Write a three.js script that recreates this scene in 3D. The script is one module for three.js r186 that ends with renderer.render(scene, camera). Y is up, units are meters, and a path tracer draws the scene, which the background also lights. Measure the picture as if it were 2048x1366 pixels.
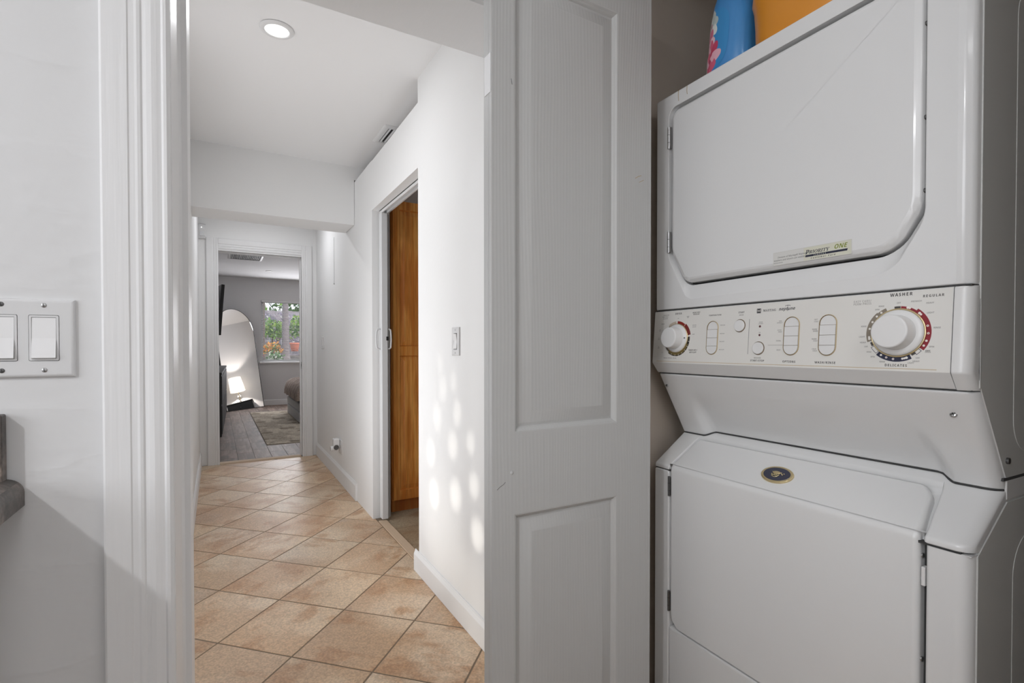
import * as THREE from 'three';
import { RoundedBoxGeometry } from 'three/addons/geometries/RoundedBoxGeometry.js';
import { mergeGeometries, toCreasedNormals } from 'three/addons/utils/BufferGeometryUtils.js';
import { RectAreaLightUniformsLib } from 'three/addons/lights/RectAreaLightUniformsLib.js';

// ------------------------------------------------------------------ camera, sky, sun, area lights, exposure
// x runs right across the hallway, y up, -z down the hallway ("f" below is -z)
const scene = new THREE.Scene();
const camera = new THREE.PerspectiveCamera(67.34, 2048 / 1366, 0.02, 120);
camera.position.set(0, 1.11, 0);
camera.rotation.order = 'YXZ';
camera.rotation.set(-0.01331, -0.5232, -0.000492);
camera.setViewOffset(2048, 1366, 0, -25.7, 2048, 1366);

const renderer = new THREE.WebGLRenderer({ antialias: true });
renderer.toneMapping = THREE.LinearToneMapping;
renderer.toneMappingExposure = 1.1;
renderer.shadowMap.enabled = true;
RectAreaLightUniformsLib.init();

scene.background = new THREE.Color(1.55, 1.62, 1.72);

const sun = new THREE.DirectionalLight(0xfff2e0, 3.4);
sun.position.set(5, 9, -8);
sun.target.position.set(1.4, 1, -14);
sun.castShadow = true;
sun.shadow.mapSize.set(2048, 2048);
Object.assign(sun.shadow.camera, { left: -12, right: 12, top: 12, bottom: -12, near: 0.5, far: 40 });
scene.add(sun, sun.target);

function area(w, h, color, intensity, [x, y, f], [tx, ty, tf]) {
  const l = new THREE.RectAreaLight(color, intensity, w, h);
  l.position.set(x, y, -f);
  l.lookAt(tx, ty, -tf);
  scene.add(l);
  return l;
}
area(1.7, 1.15, 0xfafbff, 2.7, [-2.42, 1.62, -0.55], [2, 1.5, -0.55]);      // kitchen window over the sink
area(1.35, 1.95, 0xfbfcff, 1.55, [-0.2, 1.03, 2.66], [1, 1.75, 2.8]);       // glazed door on the left of the hallway
area(1.16, 1.1, 0xfafaff, 7.5, [1.36, 1.44, 10.86], [1.36, 1.2, 8]);          // bedroom window

// ------------------------------------------------------------------ helpers
let seed = 20240611;
const rnd = () => { seed = (seed * 1664525 + 1013904223) >>> 0; return seed / 4294967296; };
const rr = (a, b) => a + (b - a) * rnd();
const used = {};
function numbered(name) {
  const k = (used[name] = (used[name] ?? -1) + 1);
  return k ? name + '_' + String(k).padStart(3, '0') : name;
}
function norm(g) {
  let q = g.index ? g.toNonIndexed() : g.clone();
  for (const k of Object.keys(q.attributes)) if (!['position', 'normal', 'uv'].includes(k)) q.deleteAttribute(k);
  if (!q.attributes.normal) q.computeVertexNormals();
  if (!q.attributes.uv) q.setAttribute('uv', new THREE.BufferAttribute(new Float32Array(q.attributes.position.count * 2), 2));
  q.morphAttributes = {};
  return q;
}
const join = (...gs) => { const l = gs.flat(9).map(norm); return l.length === 1 ? l[0] : mergeGeometries(l, false); };
function metricUV(g) {      // uv in metres from the dominant axis of each triangle
  const p = g.attributes.position, n = g.attributes.normal, uv = g.attributes.uv;
  for (let i = 0; i < p.count; i += 3) {
    let nx = 0, ny = 0, nz = 0;
    for (let k = 0; k < 3; k++) { nx += Math.abs(n.getX(i + k)); ny += Math.abs(n.getY(i + k)); nz += Math.abs(n.getZ(i + k)); }
    for (let k = 0; k < 3; k++) {
      const x = p.getX(i + k), y = p.getY(i + k), z = p.getZ(i + k);
      if (ny >= nx && ny >= nz) uv.setXY(i + k, x, -z); else if (nx >= nz) uv.setXY(i + k, z, y); else uv.setXY(i + k, x, y);
    }
  }
  return g;
}
function obj(name, geoms, m, parent = scene, ownUV = false) {
  const g = join(geoms);
  if (!ownUV) metricUV(g);
  const o = new THREE.Mesh(g, m);
  o.name = parent === scene ? numbered(name) : name;
  o.castShadow = o.receiveShadow = true;
  parent.add(o);
  return o;
}
function tag(o, label, category, group) {
  Object.assign(o.userData, { label, category });
  if (group) o.userData.group = group;
  return o;
}
function struct(name, geoms, m) { const o = obj(name, geoms, m); o.userData.kind = 'structure'; return o; }
function thing(name, label, category, [x, y, f] = [0, 0, 0], turn = 0, group) {
  const o = new THREE.Group(); o.name = numbered(name);
  o.position.set(x, y, -f); o.rotation.y = turn; scene.add(o);
  return tag(o, label, category, group);
}
// solids
const box = (x0, x1, y0, y1, f0, f1) => new THREE.BoxGeometry(x1 - x0, y1 - y0, f1 - f0).translate((x0 + x1) / 2, (y0 + y1) / 2, -(f0 + f1) / 2);
const rbox = (x0, x1, y0, y1, f0, f1, r = 0.004, s = 2) => new RoundedBoxGeometry(x1 - x0, y1 - y0, f1 - f0, s, r).translate((x0 + x1) / 2, (y0 + y1) / 2, -(f0 + f1) / 2);
const lbox = (x0, x1, y0, y1, z0, z1) => new THREE.BoxGeometry(x1 - x0, y1 - y0, z1 - z0).translate((x0 + x1) / 2, (y0 + y1) / 2, (z0 + z1) / 2);
const lrbox = (x0, x1, y0, y1, z0, z1, r = 0.004, s = 2) => new RoundedBoxGeometry(x1 - x0, y1 - y0, z1 - z0, s, r).translate((x0 + x1) / 2, (y0 + y1) / 2, (z0 + z1) / 2);
const shapeOf = (pts) => new THREE.Shape(pts.map((p) => new THREE.Vector2(p[0], p[1])));
const ext = (pts, d) => new THREE.ExtrudeGeometry(shapeOf(pts), { depth: d, bevelEnabled: false });
const vert = (xf, y0, y1) => ext(xf, y1 - y0).rotateX(-Math.PI / 2).translate(0, y0, 0);       // [x,f] outline raised
const alongX = (fy, x0, x1) => ext(fy, x1 - x0).rotateY(Math.PI / 2).translate(x0, 0, 0);      // [f,y] outline swept in x
const alongF = (xy, f0, f1) => ext(xy, f1 - f0).translate(0, 0, -f1);                          // [x,y] outline swept in f
const sweepLX = (zy, x0, x1) => ext(zy.map(([z, y]) => [-z, y]), x1 - x0).rotateY(Math.PI / 2).translate(x0, 0, 0);
function roundPoly(pts, r, seg = 5) {
  const out = [], n = pts.length;
  for (let i = 0; i < n; i++) {
    const a = pts[(i + n - 1) % n], b = pts[i], c = pts[(i + 1) % n];
    const la = Math.hypot(a[0] - b[0], a[1] - b[1]), lc = Math.hypot(c[0] - b[0], c[1] - b[1]);
    const R = Array.isArray(r) ? r[i] : r, d = Math.min(R, la * 0.48, lc * 0.48);
    const p = [b[0] + ((a[0] - b[0]) / la) * d, b[1] + ((a[1] - b[1]) / la) * d], q = [b[0] + ((c[0] - b[0]) / lc) * d, b[1] + ((c[1] - b[1]) / lc) * d];
    for (let k = 0; k <= seg; k++) {
      const t = k / seg, u = 1 - t, w = 0.7071 * 2 * u * t, s = u * u + w + t * t;
      out.push([(p[0] * u * u + b[0] * w + q[0] * t * t) / s, (p[1] * u * u + b[1] * w + q[1] * t * t) / s]);
    }
  }
  return out;
}
function inset(pts, d) {                     // pts counter-clockwise; d > 0 moves inwards
  const n = pts.length;
  return pts.map((b, i) => {
    const a = pts[(i + n - 1) % n], c = pts[(i + 1) % n];
    let x1 = b[0] - a[0], y1 = b[1] - a[1], x2 = c[0] - b[0], y2 = c[1] - b[1];
    const l1 = Math.hypot(x1, y1) || 1, l2 = Math.hypot(x2, y2) || 1;
    const n1 = [-y1 / l1, x1 / l1], n2 = [-y2 / l2, x2 / l2];
    let mx = n1[0] + n2[0], my = n1[1] + n2[1]; const m = Math.hypot(mx, my) || 1; mx /= m; my /= m;
    const k = Math.max(0.35, mx * n1[0] + my * n1[1]);
    return [b[0] + (mx * d) / k, b[1] + (my * d) / k];
  });
}
function loft(rings, closed = true) {
  const v = [], n = rings[0].length, m = closed ? n : n - 1;
  for (let k = 0; k + 1 < rings.length; k++) for (let i = 0; i < m; i++) {
    const a = rings[k][i], b = rings[k][(i + 1) % n], c = rings[k + 1][(i + 1) % n], d = rings[k + 1][i];
    v.push(...a, ...b, ...c, ...a, ...c, ...d);
  }
  const g = new THREE.BufferGeometry();
  g.setAttribute('position', new THREE.Float32BufferAttribute(v, 3));
  g.computeVertexNormals();
  g.setAttribute('uv', new THREE.Float32BufferAttribute(new Float32Array((v.length / 3) * 2), 2));
  return toCreasedNormals(g, 0.6);
}
function cap(pts, z, holes = []) {
  const s = shapeOf(pts);
  for (const h of holes) s.holes.push(new THREE.Path(h.map((p) => new THREE.Vector2(p[0], p[1]))));
  return new THREE.ShapeGeometry(s).translate(0, 0, z);
}
const at = (pts, z) => pts.map((p) => [p[0], p[1], z]);
function plate(pts, z0, z1, bevel = 0.002, seg = 3, holes = []) {
  const rings = [at(pts, z0), at(pts, z1 - bevel)];
  for (let k = 1; k <= seg; k++) { const t = (k / seg) * Math.PI / 2; rings.push(at(inset(pts, bevel * (1 - Math.cos(t))), z1 - bevel + bevel * Math.sin(t))); }
  const top = rings[rings.length - 1].map((p) => [p[0], p[1]]);
  return join(loft(rings), cap(top, z1, holes));
}
const rectP = (x0, x1, y0, y1) => [[x0, y0], [x1, y0], [x1, y1], [x0, y1]];
const circP = (cx, cy, r, n = 36, ry = r) => Array.from({ length: n }, (_, i) => [cx + r * Math.cos((i / n) * 2 * Math.PI), cy + ry * Math.sin((i / n) * 2 * Math.PI)]);
function pillP(cx, y0, y1, r, n = 10) {
  const o = [];
  for (let i = 0; i <= n; i++) { const t = Math.PI + (i / n) * Math.PI; o.push([cx + r * Math.cos(t), y0 + r + r * Math.sin(t)]); }
  for (let i = 0; i <= n; i++) { const t = (i / n) * Math.PI; o.push([cx + r * Math.cos(t), y1 - r + r * Math.sin(t)]); }
  return o;
}
function grid(nu, nv, fn) {
  const p = [], uv = [], idx = [];
  for (let j = 0; j <= nv; j++) for (let i = 0; i <= nu; i++) { p.push(...fn(i / nu, j / nv, i, j)); uv.push(i / nu, j / nv); }
  for (let j = 0; j < nv; j++) for (let i = 0; i < nu; i++) { const a = j * (nu + 1) + i, b = a + 1, c = a + nu + 1, d = c + 1; idx.push(a, b, d, a, d, c); }
  const g = new THREE.BufferGeometry();
  g.setAttribute('position', new THREE.Float32BufferAttribute(p, 3));
  g.setAttribute('uv', new THREE.Float32BufferAttribute(uv, 2));
  g.setIndex(idx); g.computeVertexNormals();
  return g;
}
const cyl = (r, h, n = 24, r2 = r) => new THREE.CylinderGeometry(r2, r, h, n);
const tube = (pts, r, n = 24, s = 8) => new THREE.TubeGeometry(new THREE.CatmullRomCurve3(pts.map((p) => new THREE.Vector3(...p))), n, r, s, false);
const lathe = (pts, n = 40) => new THREE.LatheGeometry(pts.map((p) => new THREE.Vector2(...p)), n);

// ------------------------------------------------------------------ computed textures
function noise2(period, s, py = period) {                 // tileable value noise
  const t = new Float32Array(period * py); let q = s >>> 0;
  for (let i = 0; i < t.length; i++) { q = (q * 1664525 + 1013904223) >>> 0; t[i] = q / 4294967296; }
  return (x, y) => {
    const xi = Math.floor(x), yi = Math.floor(y), fx = x - xi, fy = y - yi, sx = fx * fx * (3 - 2 * fx), sy = fy * fy * (3 - 2 * fy);
    const g = (a, b) => t[(((b % py) + py) % py) * period + (((a % period) + period) % period)];
    return (g(xi, yi) * (1 - sx) + g(xi + 1, yi) * sx) * (1 - sy) + (g(xi, yi + 1) * (1 - sx) + g(xi + 1, yi + 1) * sx) * sy;
  };
}
function fbm(base, oct, s, ax = 1, ay = 1) {
  const ns = Array.from({ length: oct }, (_, k) => [noise2(base * 2 ** k * ax, s + k * 77, base * 2 ** k * ay), 2 ** k, 0.5 ** k]);
  const tot = ns.reduce((a, n) => a + n[2], 0);
  return (u, v) => ns.reduce((a, [f, m, w]) => a + w * f(u * base * m * ax, v * base * m * ay), 0) / tot;
}
function dataTex(n, fn, srgb, m = n) {
  const d = new Uint8Array(n * m * 4);
  for (let y = 0; y < m; y++) for (let x = 0; x < n; x++) {
    const c = fn(x / n, y / m), i = (y * n + x) * 4;
    d[i] = Math.max(0, Math.min(255, c[0])); d[i + 1] = Math.max(0, Math.min(255, c[1] ?? c[0])); d[i + 2] = Math.max(0, Math.min(255, c[2] ?? c[0])); d[i + 3] = 255;
  }
  const t = new THREE.DataTexture(d, n, m, THREE.RGBAFormat);
  t.wrapS = t.wrapT = THREE.RepeatWrapping; t.magFilter = THREE.LinearFilter; t.minFilter = THREE.LinearMipmapLinearFilter; t.generateMipmaps = true;
  if (srgb) t.colorSpace = THREE.SRGBColorSpace;
  t.needsUpdate = true;
  return t;
}
const rep = (t, metres, my = metres) => { const c = t.clone(); c.repeat.set(1 / metres, 1 / my); c.needsUpdate = true; return c; };
const lerp3 = (a, b, t) => [a[0] + (b[0] - a[0]) * t, a[1] + (b[1] - a[1]) * t, a[2] + (b[2] - a[2]) * t];
const sstep = (a, b, x) => { const t = Math.min(1, Math.max(0, (x - a) / (b - a))); return t * t * (3 - 2 * t); };

const plasterTex = (() => { const a = fbm(6, 4, 11), b = fbm(48, 2, 12); return dataTex(512, (u, v) => [255 * (0.75 * a(u, v) + 0.25 * b(u, v))], false); })();
const trowelTex = (() => { const a = fbm(4, 5, 21, 1, 3), b = fbm(60, 2, 22, 1, 1); return dataTex(512, (u, v) => { const r = Math.pow(1 - Math.abs(2 * a(u, v) - 1), 6); return [255 * (0.35 * a(u, v) + 0.35 * r + 0.3 * b(u, v))]; }, false); })();
const tileTex = (() => {
  const a = fbm(4, 5, 31), b = fbm(9, 4, 33, 1, 2), c = fbm(210, 2, 35), e = fbm(3, 4, 37);
  return dataTex(1024, (u, v) => {
    let k = lerp3([201, 170, 138], [219, 196, 168], sstep(0.38, 0.66, a(u, v)));
    k = lerp3(k, [180, 138, 102], 0.7 * sstep(0.48, 0.78, b(u, v)));
    k = lerp3(k, [196, 176, 156], 0.55 * sstep(0.5, 0.7, e(u, v)));
    const g = 1 + 0.26 * (c(u, v) - 0.5);
    return k.map((x) => x * g);
  }, true);
})();
const tileBump = (() => { const a = fbm(12, 5, 41), b = fbm(80, 2, 43); return dataTex(512, (u, v) => [255 * (0.6 * a(u, v) + 0.4 * b(u, v))], false); })();
const plankTex = (() => {
  const a = fbm(4, 4, 51, 6, 1), b = fbm(5, 4, 53), c = fbm(40, 2, 55, 3, 1);
  return dataTex(512, (u, v) => { let k = lerp3([104, 86, 75], [140, 121, 108], sstep(0.3, 0.7, a(u, v))); k = lerp3(k, [72, 60, 54], 0.6 * sstep(0.5, 0.75, b(u, v))); const g = 0.9 + 0.2 * c(u, v); return k.map((x) => x * g); }, true);
})();
const oakTex = (() => {
  const a = fbm(4, 5, 61, 8, 1), b = fbm(3, 4, 63, 3, 1), c = fbm(20, 3, 65, 6, 1);
  return dataTex(512, (u, v) => { let k = lerp3([222, 140, 58], [244, 176, 92], sstep(0.3, 0.7, a(u, v))); k = lerp3(k, [186, 104, 36], 0.5 * sstep(0.5, 0.75, b(u, v))); const g = 0.92 + 0.16 * c(u, v); return k.map((x) => x * g); }, true);
})();
const grainBump = (() => { const a = fbm(4, 4, 71, 1, 1), c = fbm(8, 2, 73, 8, 1); return dataTex(512, (u, v) => { const w = Math.sin((u * 60 + 9 * a(u * 0.5, v * 0.5)) * 2 * Math.PI); return [255 * (0.5 + 0.22 * w + 0.28 * (c(u, v) - 0.5) * 2)]; }, false); })();
const brushBump = (() => { const a = fbm(8, 3, 75, 8, 1); return dataTex(512, (u, v) => [255 * a(u, v)], false); })();
const rugTex = (() => {
  const a = fbm(5, 5, 81), b = fbm(10, 4, 83), c = fbm(100, 2, 85);
  return dataTex(512, (u, v) => { let k = lerp3([196, 185, 168], [170, 158, 142], sstep(0.42, 0.6, a(u, v))); k = lerp3(k, [120, 108, 92], 0.7 * sstep(0.56, 0.7, b(u, v))); const g = 0.8 + 0.4 * c(u, v); return k.map((x) => x * g); }, true);
})();
const counterTex = (() => { const a = fbm(6, 5, 91), b = fbm(60, 3, 93); return dataTex(512, (u, v) => { const k = lerp3([84, 78, 74], [134, 122, 113], sstep(0.35, 0.7, a(u, v))), g = 0.75 + 0.5 * b(u, v); return k.map((x) => x * g); }, true); })();
const furTex = (() => { const a = fbm(6, 4, 95), b = fbm(30, 3, 97, 3, 1); return dataTex(512, (u, v) => { const k = lerp3([150, 130, 118], [196, 178, 165], sstep(0.3, 0.7, 0.5 * a(u, v) + 0.5 * b(u, v))); return k; }, true); })();
const beigeTex = (() => { const a = fbm(3, 4, 101); return dataTex(256, (u, v) => lerp3([196, 184, 170], [206, 194, 181], a(u, v)), true); })();

// ------------------------------------------------------------------ materials
const std = (o) => new THREE.MeshStandardMaterial(o), phys = (o) => new THREE.MeshPhysicalMaterial(o);
const L = (r, g = r, b = r) => new THREE.Color().setRGB(r, g, b);
const M = {
  wall: std({ color: L(0.85, 0.85, 0.845), roughness: 0.75, bumpMap: rep(plasterTex, 0.8), bumpScale: 0.0012 }),
  kitchenWall: std({ color: L(0.71, 0.71, 0.71), roughness: 0.6, bumpMap: rep(trowelTex, 0.9), bumpScale: 0.0018 }),
  ceiling: std({ color: L(0.86), roughness: 0.85, bumpMap: rep(plasterTex, 1.1), bumpScale: 0.0006 }),
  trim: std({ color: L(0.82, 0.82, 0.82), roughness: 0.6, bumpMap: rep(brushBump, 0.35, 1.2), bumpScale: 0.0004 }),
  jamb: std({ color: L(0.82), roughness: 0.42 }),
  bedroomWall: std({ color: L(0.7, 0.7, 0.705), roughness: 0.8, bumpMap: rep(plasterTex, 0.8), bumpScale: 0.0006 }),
  beige: std({ map: rep(beigeTex, 1.2), roughness: 0.8, bumpMap: rep(plasterTex, 0.7), bumpScale: 0.0008 }),
  grout: std({ color: L(0.22, 0.165, 0.115), roughness: 0.95 }),
  darkGrout: std({ color: L(0.09, 0.08, 0.075), roughness: 0.9 }),
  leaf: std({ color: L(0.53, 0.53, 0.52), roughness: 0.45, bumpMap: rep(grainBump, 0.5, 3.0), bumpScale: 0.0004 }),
  enamel: phys({ color: L(0.78, 0.78, 0.775), roughness: 0.3, clearcoat: 0.5, clearcoatRoughness: 0.12 }),
  plastic: phys({ color: L(0.78, 0.775, 0.765), roughness: 0.33, clearcoat: 0.15, clearcoatRoughness: 0.2 }),
  sidePanel: std({ color: L(0.6, 0.6, 0.58), roughness: 0.42 }),
  black: std({ color: L(0.012), roughness: 0.5 }),
  gap: std({ color: L(0.05), roughness: 0.8 }),
  steel: std({ color: L(0.5), roughness: 0.35, metalness: 1 }),
  darkSteel: std({ color: L(0.16), roughness: 0.4, metalness: 0.9 }),
  gold: std({ color: L(0.75, 0.62, 0.36), roughness: 0.3, metalness: 0.9 }),
  brownWell: std({ color: L(0.16, 0.11, 0.06), roughness: 0.6 }),
  goldPaint: std({ color: L(0.55, 0.44, 0.27), roughness: 0.45 }),
  switchPlate: std({ color: L(0.7, 0.7, 0.7), roughness: 0.35 }),
  rocker: phys({ color: L(0.84), roughness: 0.25, clearcoat: 0.3 }),
  oak: phys({ map: rep(oakTex, 0.5, 1.5), roughness: 0.4, clearcoat: 0.25, clearcoatRoughness: 0.25 }),
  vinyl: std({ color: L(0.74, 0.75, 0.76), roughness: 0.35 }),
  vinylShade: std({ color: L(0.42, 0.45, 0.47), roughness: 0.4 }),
  rawWood: std({ color: L(0.62, 0.47, 0.33), roughness: 0.7, bumpMap: rep(grainBump, 0.2, 1), bumpScale: 0.0005 }),
  counter: std({ map: rep(counterTex, 0.35), roughness: 0.4 }),
  rug: std({ map: rep(rugTex, 1.1), roughness: 1, bumpMap: rep(plasterTex, 0.12), bumpScale: 0.006 }),
  fur: std({ map: rep(furTex, 0.45), roughness: 1, bumpMap: rep(plasterTex, 0.16), bumpScale: 0.02 }),
  upholstery: std({ color: L(0.62, 0.62, 0.62), roughness: 0.8 }),
  sheet: std({ color: L(0.75), roughness: 0.9 }),
  mirror: std({ color: L(0.93), roughness: 0.015, metalness: 1 }),
  shade: phys({ color: L(0.9, 0.88, 0.84), roughness: 0.95, transmission: 0.5, thickness: 0, side: THREE.DoubleSide }),
  crystal: phys({ color: L(0.95), roughness: 0.03, transmission: 1, thickness: 0.03, ior: 1.5 }),
  pane: phys({ color: L(0.97), roughness: 0.0, transmission: 1, thickness: 0, ior: 1.45 }),
  blind: std({ color: L(0.8), roughness: 0.5 }),
  bulb: std({ color: L(1), emissive: L(1, 0.95, 0.88), emissiveIntensity: 6 }),
  lampGlow: std({ color: L(0.9), emissive: L(1, 0.99, 0.97), emissiveIntensity: 1.6 }),
  whiteMetal: std({ color: L(0.76), roughness: 0.4 }),
};
const tileMats = Array.from({ length: 7 }, (_, k) => std({
  map: (() => { const t = rep(tileTex, 1.15); t.offset.set(rnd(), rnd()); t.rotation = (k % 4) * Math.PI / 2 + 0.7854; return t; })(),
  color: L(...[[1, 1, 1], [0.94, 0.95, 0.97], [0.97, 0.93, 0.9], [0.9, 0.9, 0.9], [1, 0.97, 0.93], [0.93, 0.91, 0.9], [0.98, 0.98, 1]][k]),
  roughness: 0.42, bumpMap: rep(tileBump, 0.4), bumpScale: 0.0012,
}));
const plankMats = Array.from({ length: 6 }, (_, k) => std({
  map: (() => { const t = rep(plankTex, 0.55, 1.1); t.offset.set(rnd(), rnd()); return t; })(), color: L(...[[1, 1, 1], [0.8, 0.78, 0.78], [0.93, 0.9, 0.88], [0.7, 0.7, 0.7], [1, 0.97, 0.95], [0.86, 0.85, 0.86]][k]), roughness: 0.55,
}));

// ------------------------------------------------------------------ shell
const wr = (f) => 0.8305 + 0.0122 * f;        // face of the right hallway wall
const LX = -0.137;                            // face of the left hallway wall
function clip(poly, ax, lim, sign) {          // keep sign * p[ax] <= sign * lim
  const out = [];
  for (let i = 0; i < poly.length; i++) {
    const a = poly[i], b = poly[(i + 1) % poly.length], da = sign * (lim - a[ax]), db = sign * (lim - b[ax]);
    if (da >= 0) out.push(a);
    if (da * db < 0) { const t = da / (da - db); out.push([a[0] + (b[0] - a[0]) * t, a[1] + (b[1] - a[1]) * t]); }
  }
  return out;
}
const areaOf = (p) => p.reduce((s, a, i) => { const b = p[(i + 1) % p.length]; return s + a[0] * b[1] - b[0] * a[1]; }, 0) / 2;
function slab(poly, y0, y1, bev) {            // [x,f] outline as a tile with a softened top edge
  const pts = areaOf(poly) < 0 ? poly.slice().reverse() : poly;
  return plate(pts, y0, y1, bev, 2).rotateX(-Math.PI / 2);
}
const floor = struct('floor', [box(-2.6, 2.5, -0.12, -0.0014, -2.8, 5.66)], M.grout);
{
  const D1 = [0.0065, 0.4776], D2 = [0.4645, 0.015], e1 = [(D1[0] + D2[0]) / 2, (D1[1] + D2[1]) / 2], e2 = [(D2[0] - D1[0]) / 2, (D2[1] - D1[1]) / 2];
  let k = 0;
  for (let i = -8; i < 16; i++) for (let j = -16; j < 10; j++) {
    const o = [-0.003 + i * e1[0] + j * e2[0], 2.209 + i * e1[1] + j * e2[1]];
    const sq = [o, [o[0] + e2[0], o[1] + e2[1]], [o[0] + e1[0] + e2[0], o[1] + e1[1] + e2[1]], [o[0] + e1[0], o[1] + e1[1]]];
    const full = inset(areaOf(sq) < 0 ? sq.reverse() : sq, 0.003);
    for (const [x0, x1, f0, f1] of [[LX - 0.01, 0.8855, 1.0, 5.59], [-0.24, 0.86, -0.4, 0.998]]) {
      let p = clip(clip(clip(clip(full, 0, x1, 1), 0, x0, -1), 1, f1, 1), 1, f0, -1);
      if (p.length < 3 || Math.abs(areaOf(p)) < 0.0009) continue;
      obj('tile', slab(p, -0.006, 0, 0.0016), tileMats[(k = (k * 5 + 3 + i + 2 * j + 64) % 7)], floor);
    }
  }
  // greyer square tiles of the pantry
  const gm = std({ map: rep(tileTex, 1.3), color: L(0.56, 0.6, 0.6), roughness: 0.45 });
  for (let i = 0; i < 5; i++) for (let j = 0; j < 6; j++) {
    const x0 = 0.935 + i * 0.332, f0 = 1.5 + j * 0.39 + 0.0;
    obj('tile', slab(inset([[x0, f0], [x0 + 0.332, f0], [x0 + 0.332, f0 + 0.39], [x0, f0 + 0.39]], 0.002), -0.006, 0, 0.0014), gm, floor);
  }
}
const bedFloor = struct('floor_bedroom', [box(-0.4, 3.5, -0.12, -0.002, 5.66, 11.0)], M.darkGrout);
{
  let k = 0;
  const w = 0.1515;
  for (let i = -3; i < 21; i++) {
    const x0 = 0.03 + i * w, off = [0.3, 0.06, 0.42, 0.12, 0.36, 0.22][((i % 6) + 6) % 6];
    for (let f = 5.66 - off; f < 10.95; f += 0.485) {
      const f0 = Math.max(f, 5.665), f1 = Math.min(f + 0.485, 10.9), xa = Math.max(x0, -0.22), xb = Math.min(x0 + w, 3.4);
      if (f1 - f0 < 0.02 || xb - xa < 0.01) continue;
      obj('plank', slab([[xa + 0.0014, f0 + 0.0014], [xb - 0.0014, f0 + 0.0014], [xb - 0.0014, f1 - 0.0014], [xa + 0.0014, f1 - 0.0014]], -0.006, 0, 0.0015), plankMats[(k += 1 + ((i + 3) % 3)) % 6], bedFloor);
    }
  }
}
struct('ceiling', [box(-2.6, 2.6, 2.42, 2.56, -2.8, 5.62)], M.ceiling);
struct('ceiling_bedroom', [box(-0.4, 3.6, 2.43, 2.58, 5.62, 11.1)], M.bedroomWall);

struct('wall_kitchen', [box(-2.6, -0.075, 0, 2.42, 1.0, 1.46), box(-0.075, 0.84, 2.045, 2.42, 1.0, 1.46)], M.kitchenWall);
struct('wall_kitchen_corner', [box(0.84, 0.93, 0, 2.42, 1.0, 1.1), box(0.84, 2.5, 0, 2.42, 1.1, 1.46)], M.kitchenWall);
struct('wall_kitchen_left', [box(-2.6, -2.45, 0, 1.02, -2.8, 1.0), box(-2.6, -2.45, 2.22, 2.42, -2.8, 1.0), box(-2.6, -2.45, 1.02, 2.22, -2.8, -1.42), box(-2.6, -2.45, 1.02, 2.22, 0.32, 1.0)], M.wall);
struct('wall_kitchen_back', [box(-2.45, 0.87, 0, 2.42, -2.8, -2.7)], M.wall);
struct('wall_kitchen_right', [box(0.87, 0.97, 0, 2.42, -2.8, 0.18), box(0.87, 0.97, 2.12, 2.42, 0.18, 1.0)], M.wall);
struct('wall_closet_left', [box(0.93, 1.93, 0, 2.42, 1.06, 1.1)], M.beige);
struct('wall_closet_back', [box(1.83, 1.93, 0, 2.42, 0.18, 1.06)], M.beige);
struct('wall_closet_right', [box(0.97, 1.93, 0, 2.42, 0.08, 0.18)], M.beige);
struct('wall_left', [box(LX - 0.15, LX, 0, 2.42, 1.46, 1.95), box(LX - 0.15, LX, 2.05, 2.42, 1.95, 3.37), box(LX - 0.15, LX, 0, 2.42, 3.37, 5.6)], M.wall);
const prism = (f0, f1, y0, y1, t = 0.115) => vert([[wr(f0), f0], [wr(f0) + t, f0], [wr(f1) + t, f1], [wr(f1), f1]], y0, y1);
struct('wall_right_near', [prism(1.46, 2.41, 0, 2.42, 0.125)], M.wall);
struct('wall_right', [prism(3.31, 4.11, 0, 2.31), prism(4.11, 5.6, 0, 2.42), prism(2.41, 3.31, 1.99, 2.305)], M.wall);
struct('wall_pantry_back', [box(0.995, 2.5, 0, 2.42, 3.81, 4.0)], M.wall);
struct('wall_pantry_right', [box(2.4, 2.5, 0, 2.42, 1.46, 3.81)], M.wall);
struct('beam', [box(LX, 0.875, 2.0, 2.42, 3.81, 4.11), box(0.875, 0.995, 2.325, 2.42, 3.81, 4.11)], M.wall);
struct('wall_far', [box(-0.45, 0.022, 0, 2.42, 5.6, 5.72), box(0.756, 3.55, 0, 2.42, 5.6, 5.72), box(0.022, 0.756, 2.045, 2.42, 5.6, 5.72)], M.wall);
struct('wall_bedroom_left', [box(-0.37, -0.22, 0, 2.43, 5.72, 11.05)], M.bedroomWall);
struct('wall_bedroom_right', [box(3.4, 3.55, 0, 2.43, 5.72, 11.05)], M.bedroomWall);
struct('wall_bedroom_back', [box(-0.22, 0.745, 0, 2.43, 10.9, 11.05), box(1.96, 3.4, 0, 2.43, 10.9, 11.05), box(0.745, 1.96, 0, 0.835, 10.9, 11.05), box(0.745, 1.96, 2.02, 2.43, 10.9, 11.05)], M.bedroomWall);

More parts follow.
